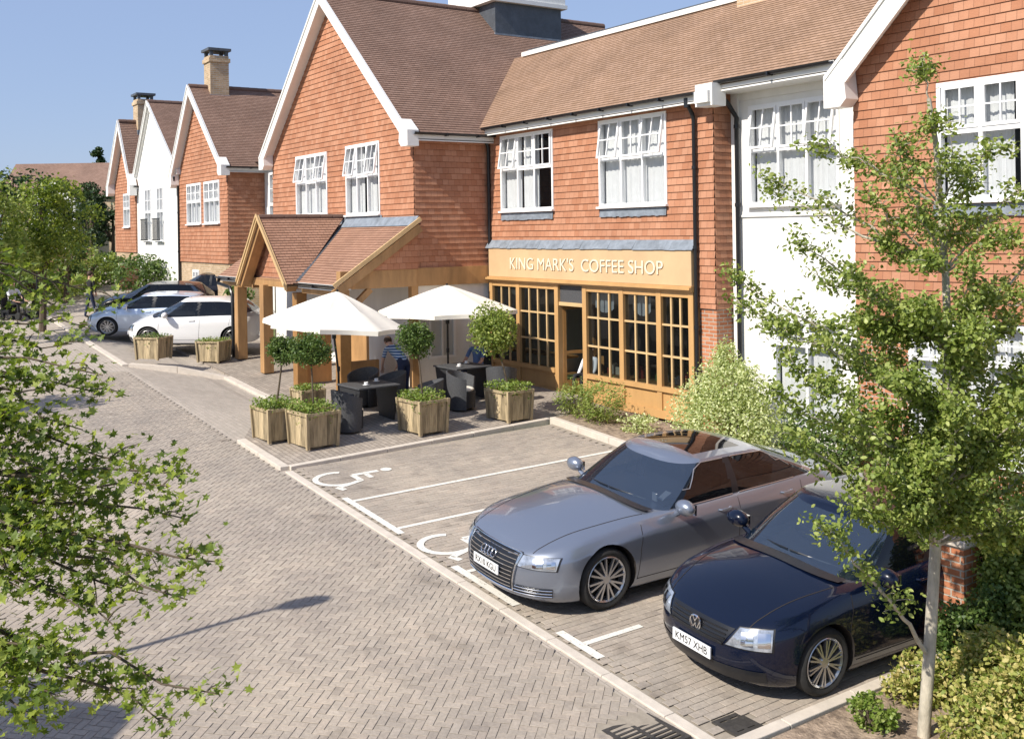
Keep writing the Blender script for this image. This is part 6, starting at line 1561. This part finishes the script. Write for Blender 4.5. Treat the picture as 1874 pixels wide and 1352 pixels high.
# ------------------------------------------------------------------ far end of the street
def fluffy(name, label, base, h, rad, n, size, mat, rnd, group=None, shape='kite', tr_=.12, low=.35, cat='tree', lobes=9):
    root = thing(name, label, cat, base, 0, group); b0 = Vector(base); mb = MB(); top = b0 + Vector((0, 0, h * .8)); trunk_tube(mb, bez(b0, b0 + Vector((.1, .1, h * .4)), top, 6), tr_, tr_ * .3, 8)
    cr_ = MB()
    for i in range(lobes):
        a = rnd.uniform(0, 6.28); t = rnd.random(); zz = lerp(h * low, h * .88, t); k = math.sin(math.pi * (.18 + .72 * t)); c = b0 + Vector((math.cos(a) * rad * .62 * k * rnd.uniform(.3, 1.1), math.sin(a) * rad * .62 * k * rnd.uniform(.3, 1.1), zz))
        blob_leaves(cr_, c, (rad * .5 * rnd.uniform(.7, 1.2), rad * .5 * rnd.uniform(.7, 1.2), rad * .36 * rnd.uniform(.7, 1.1)), n // lobes, size, LF[shape], rnd, .3, .5)
        trunk_tube(mb, bez(b0 + Vector((0, 0, h * .3)), (b0 + c) / 2 + Vector((0, 0, h * .2)), c, 4), tr_ * .4, .015, 5)
    mb.build('trunk', M['barkd'], root, smooth=True, off=base); cr_.build('crown', mat, root, off=base); return root
RF = random.Random(23)
def gb(x, y): return (x, y, gz(x, y) - .02)
def at(px, d):                                    # a point on the ground plan: view column px, distance d
    v = Fw * d + Rt * ((px - 937) / 1910 * d); return v.x, v.y
# trees on the left of the street
x, y = at(75, 33); fluffy('street_tree', 'bright yellow-green street tree beside the far lamp post', gb(x, y), 5.3, 2.1, 7000, .13, M['leafL'], RF, 'trees at the far end')
x, y = at(-30, 30); fluffy('street_tree', 'broad green tree at the left edge in front of the fence', gb(x, y), 5.2, 2.6, 6000, .13, M['leafR'], RF, 'trees at the far end')
x, y = at(165, 52); fluffy('dark_tree', 'dark bushy evergreen in front of the distant brown roof', gb(x, y), 5.2, 1.75, 3800, .17, M['leafD'], RF, 'trees at the far end', low=.2)
x, y = at(205, 55); fluffy('dark_tree', 'dark tree touching the furthest orange gable', gb(x, y), 4.2, 1.6, 2600, .18, M['leafD'], RF, 'trees at the far end', low=.15)
x, y = at(25, 75); fluffy('dark_tree', 'distant dark tree crown above the left edge', gb(x, y), 7.3, 3.4, 2400, .3, M['leafD'], RF, 'trees at the far end')
x, y = at(178, 120); fluffy('conifer', 'small dark conifer spire above the distant brown roof', gb(x, y), 12.6, 1.6, 1600, .4, M['leafD'], RF, 'trees at the far end', low=.5, lobes=12)
for i, (px, d, h, r_) in enumerate([(20, 46, 3.2, 2.6), (-60, 44, 3.6, 2.8), (110, 48, 2.6, 2.0)]):
    x, y = at(px, d); fluffy('hedge_tree', ['dark thicket behind the fence left of the lamp post', 'dark thicket at the far left edge', 'dark thicket right of the lamp post behind the fence'][i], gb(x, y), h, r_, 2400, .17, M['leafD'], RF, 'thicket behind the fence', low=.1)
# off-frame tree whose shadow falls on the road
fluffy('street_tree', 'tree on the left pavement casting its shadow across the road', gb(-24.4, 1.4), 4.0, 1.5, 2200, .12, M['leafR'], RF, 'trees at the far end', low=.4)
for i, (px, d, h, r_) in enumerate([(5, 37, 2.6, 1.6), (60, 38, 2.2, 1.5), (118, 40, 2.4, 1.5), (165, 44, 2.3, 1.5), (-50, 36, 3.0, 1.9)]):
    x, y = at(px, d); fluffy('hedge_tree', ['bushy hedge tree at the left edge behind the scooter rider', 'bushy hedge tree at the foot of the far lamp post', 'bushy hedge tree before the middle of the brown fence', 'bushy hedge tree before the right end of the brown fence', 'bushy hedge tree just outside the left edge'][i], gb(x, y), h, r_, 1900, .14, M['leafR' if i % 2 else 'leafB'], RF, 'bushy hedge trees before the fence', low=.12)
# hedges and bushes in front of the far houses
for i, (px, d, w, h, m_) in enumerate([(255, 43, 1.5, 1.5, 'leafB'), (300, 44, 1.2, 1.25, 'leafB'), (350, 43, 1.3, 1.2, 'leafB'), (392, 41, 1.1, 1.5, 'leafB'), (120, 41.5, 1.3, .9, 'leafR'), (60, 41, 1.2, 1.2, 'leafR'), (200, 46, 1.3, 1.3, 'leafB'), (430, 36, .8, 1.2, 'leafB')]):
    x, y = at(px, d); z = gz(x, y)
    shrub('bush', ['bush below the furthest gable', 'bush below the white gable', 'bush under the third gable near the dark saloon', 'rounded bush beside the porch downpipe', 'low bright bush in front of the brown fence', 'bright bush at the foot of the far lamp post', 'bush under the small white awning', 'bush seen between the porch posts'][i], 'bush', (x, y, z), [(x, y, z + h * .5, w, w * .8, h * .6, 700)], .14, LF['oval'], M[m_], RF, group='bushes before the far houses', stems=4)
# brown boarded fence panels with pale posts
M['fence'] = pm('brown_boards', (.24, .13, .075), .85, .3, 4, stretch=(6, 6, .3)); M['fpost'] = pm('pinkish_brick_post', (.48, .30, .20), .85, .15, 8)
fx = [at(p, 44.5) for p in (10, 45, 80, 102, 131, 165)]
fn = thing('garden_fence', 'brown boarded fence with pale posts across the end of the road', 'fence', (fx[2][0], fx[2][1], gz(*fx[2]))); fo = fn.location.copy()
for (xa, ya), (xb, yb) in zip(fx, fx[1:]):
    quick('fence_panel', M['fence'], fn, lambda mb: (mb.bar((xa, ya, gz(xa, ya) + .75), (xb, yb, gz(xb, yb) + .75), .05, 1.5), mb.bar((xa, ya, gz(xa, ya) + 1.53), (xb, yb, gz(xb, yb) + 1.53), .12, .06)), fo)
for xa, ya in fx[2:]: quick('post', M['fpost'], fn, lambda mb: mb.box(xa - .12, xa + .12, ya - .12, ya + .12, gz(xa, ya), gz(xa, ya) + 1.7), fo)
for i, (px, d) in enumerate([(236, 44.6), (322, 43.6)]):
    x, y = at(px, d); t = thing('brick_gate_pier', ['brick gate pier below the furthest gable', 'brick gate pier below the white gable'][i], 'pier', (x, y, gz(x, y)), 0, 'gate piers'); quick('pier_shaft', M['brick'], t, lambda mb: mb.box(-.4, .4, -.3, .3, -.1, 1.0)); quick('coping', M['kerb'], t, lambda mb: mb.box(-.45, .45, -.35, .35, 1.001, 1.08))
# far white awning
x, y = at(205, 50); t = thing('garden_awning', 'small white awning far behind beside the furthest gable', 'awning', (x, y, gz(x, y))); z0 = -.95 - gz(x, y)
quick('canopy', M['canvas'], t, lambda mb: (mb.poly([(-1.1, -.9, z0 - .35), (1.1, -.9, z0 - .35), (1.1, 0, z0), (-1.1, 0, z0)]), mb.poly([(1.1, .9, z0 - .35), (-1.1, .9, z0 - .35), (-1.1, 0, z0), (1.1, 0, z0)]), mb.box(-1.1, 1.1, -.92, -.88, z0 - .5, z0 - .35)))
for a in (-1.05, 1.05):
    for b in (-.88, .88): quick('post', M['upvc'], t, lambda mb: mb.tube([(a, b, 0), (a, b, z0 - .36)], .03, 8))
# distant house with brown roof and white gable
x, y = at(140, 84); z = -1.6; t = thing('distant_house', 'distant house with a long brown roof and small white gable', 'house', (x, y, z), R(56))
hw_ = 4.4
quick('wall', M['bbrick'], t, lambda mb: mb.box(-4.6, 4.6, -2.6, 3, 0, 5.1)); quick('roof', M['roof_b'], t, lambda mb: (mb.poly([(-4.9, -3, 4.9), (4.9, -3, 4.9), (4.9, .2, 7.6), (-4.9, .2, 7.6)], [(0, 0), (9, 0), (9, 4), (0, 4)]), mb.poly([(4.9, 3.4, 4.9), (-4.9, 3.4, 4.9), (-4.9, .2, 7.6), (4.9, .2, 7.6)], [(0, 0), (9, 0), (9, 4), (0, 4)]), mb.poly([(-4.6, -2.6, 5), (-4.6, 3, 5), (-4.6, .2, 7.4)]), mb.poly([(4.6, 3, 5), (4.6, -2.6, 5), (4.6, .2, 7.4)])))
gr_ = quick('gable', M['white'], t, lambda mb: (mb.box(-1.7, 1.7, -4.2, -2.601, 0, 4.6), mb.poly([(-1.7, -4.2, 4.6), (1.7, -4.2, 4.6), (0, -4.2, 6.1)])))
quick('gable_roof', M['roof_b'], t, lambda mb: (mb.poly([(-1.9, -4.3, 4.4), (0, -4.3, 6.2), (0, -1.2, 6.2), (-1.9, -2, 4.4)]), mb.poly([(1.9, -4.3, 4.4), (1.9, -2, 4.4), (0, -1.2, 6.2), (0, -4.3, 6.2)])))
for a in (-.8, .8): quick('window', M['sgdark'], t, lambda mb: mb.box(a - .4, a + .4, -4.24, -4.19, 2.9, 4.1))
# street lamps
def lamp(label, x, y, h, rz, arm=.55):
    z = gz(x, y); t = thing('street_lamp', label, 'street lamp', (x, y, z), R(rz), 'street lamps')
    quick('post', M['black'], t, lambda mb: (mb.tube([(0, 0, 0), (0, 0, 1.0)], .07, 10), mb.tube([(0, 0, 1.0), (0, 0, h)], [.05, .035], 10), mb.tube([(0, 0, h), (0, .1, h + .06), (0, .3, h + .08)], .03, 8)), smooth=True)
    hd_ = quick('lamp_head', M['black'], t, lambda mb: mb.ball((0, .5, h + .07), .3, 14, (.5, 1.2, .22)), smooth=True)
    quick('lens', M['upvc'], hd_, lambda mb: mb.ball((0, .5, h + .03), .24, 12, (.5, 1.1, .16)), smooth=True)
x, y = at(67, 36); lamp('slim street lamp far down the road amid the green trees', x, y, 4.35, 100)
lamp('street lamp beside the near pavement, its shadow lying across the road', -11.32, -.80, 4.7, -4)

# house on the near side: outside the picture, its gable throws the shadow at the lower left
hx, hy = -9.85, -2.9; z = gz(hx, hy); nh_ = thing('roadside_house', 'gabled house on the near pavement outside the view, its gable shadow on the road', 'house', (hx, hy, z))
za, ze_, w_ = 5.07, 2.4, 3.35
quick('wall', M['brick'], nh_, lambda mb: (mb.box(-w_, w_, -5, 0, -.3, ze_), mb.poly([(-w_, 0, ze_), (w_, 0, ze_), (0, 0, za - .1)][::-1], [(0, 0), (6, 0), (3, 3)]), mb.poly([(-w_, -5, ze_), (w_, -5, ze_), (0, -5, za - .1)], [(0, 0), (6, 0), (3, 3)])))
for s_ in (1, -1):
    mb = MB(); L_ = math.hypot(w_ + .2, za - ze_ + .16); V = Vector((-s_ * (w_ + .2), 0, za - ze_ + .16)) / L_; courses(mb, (s_ * (w_ + .2), -5, ze_ - .16), Y_, V, Vector((s_ * (za - ze_ + .16), 0, w_ + .2)) / L_, [[(0, 0), (5, 0), (5, L_), (0, L_)]], .1, .012); mb.build('roof', M['roof'], nh_)
quick('chimney', M['brick'], nh_, lambda mb: mb.box(-1.15, -.75, -.65, -.2, 3.9, 4.84))
for a in (-1.6, 1.6): quick('window', M['upvc'], nh_, lambda mb: (mb.box(a - .6, a + .6, .001, .03, 1.0, 1.06), mb.box(a - .6, a + .6, .001, .03, 2.1, 2.16), mb.box(a - .6, a - .54, .001, .03, 1.06, 2.1), mb.box(a + .54, a + .6, .001, .03, 1.06, 2.1), mb.box(a - .03, a + .03, .001, .03, 1.06, 2.1)))
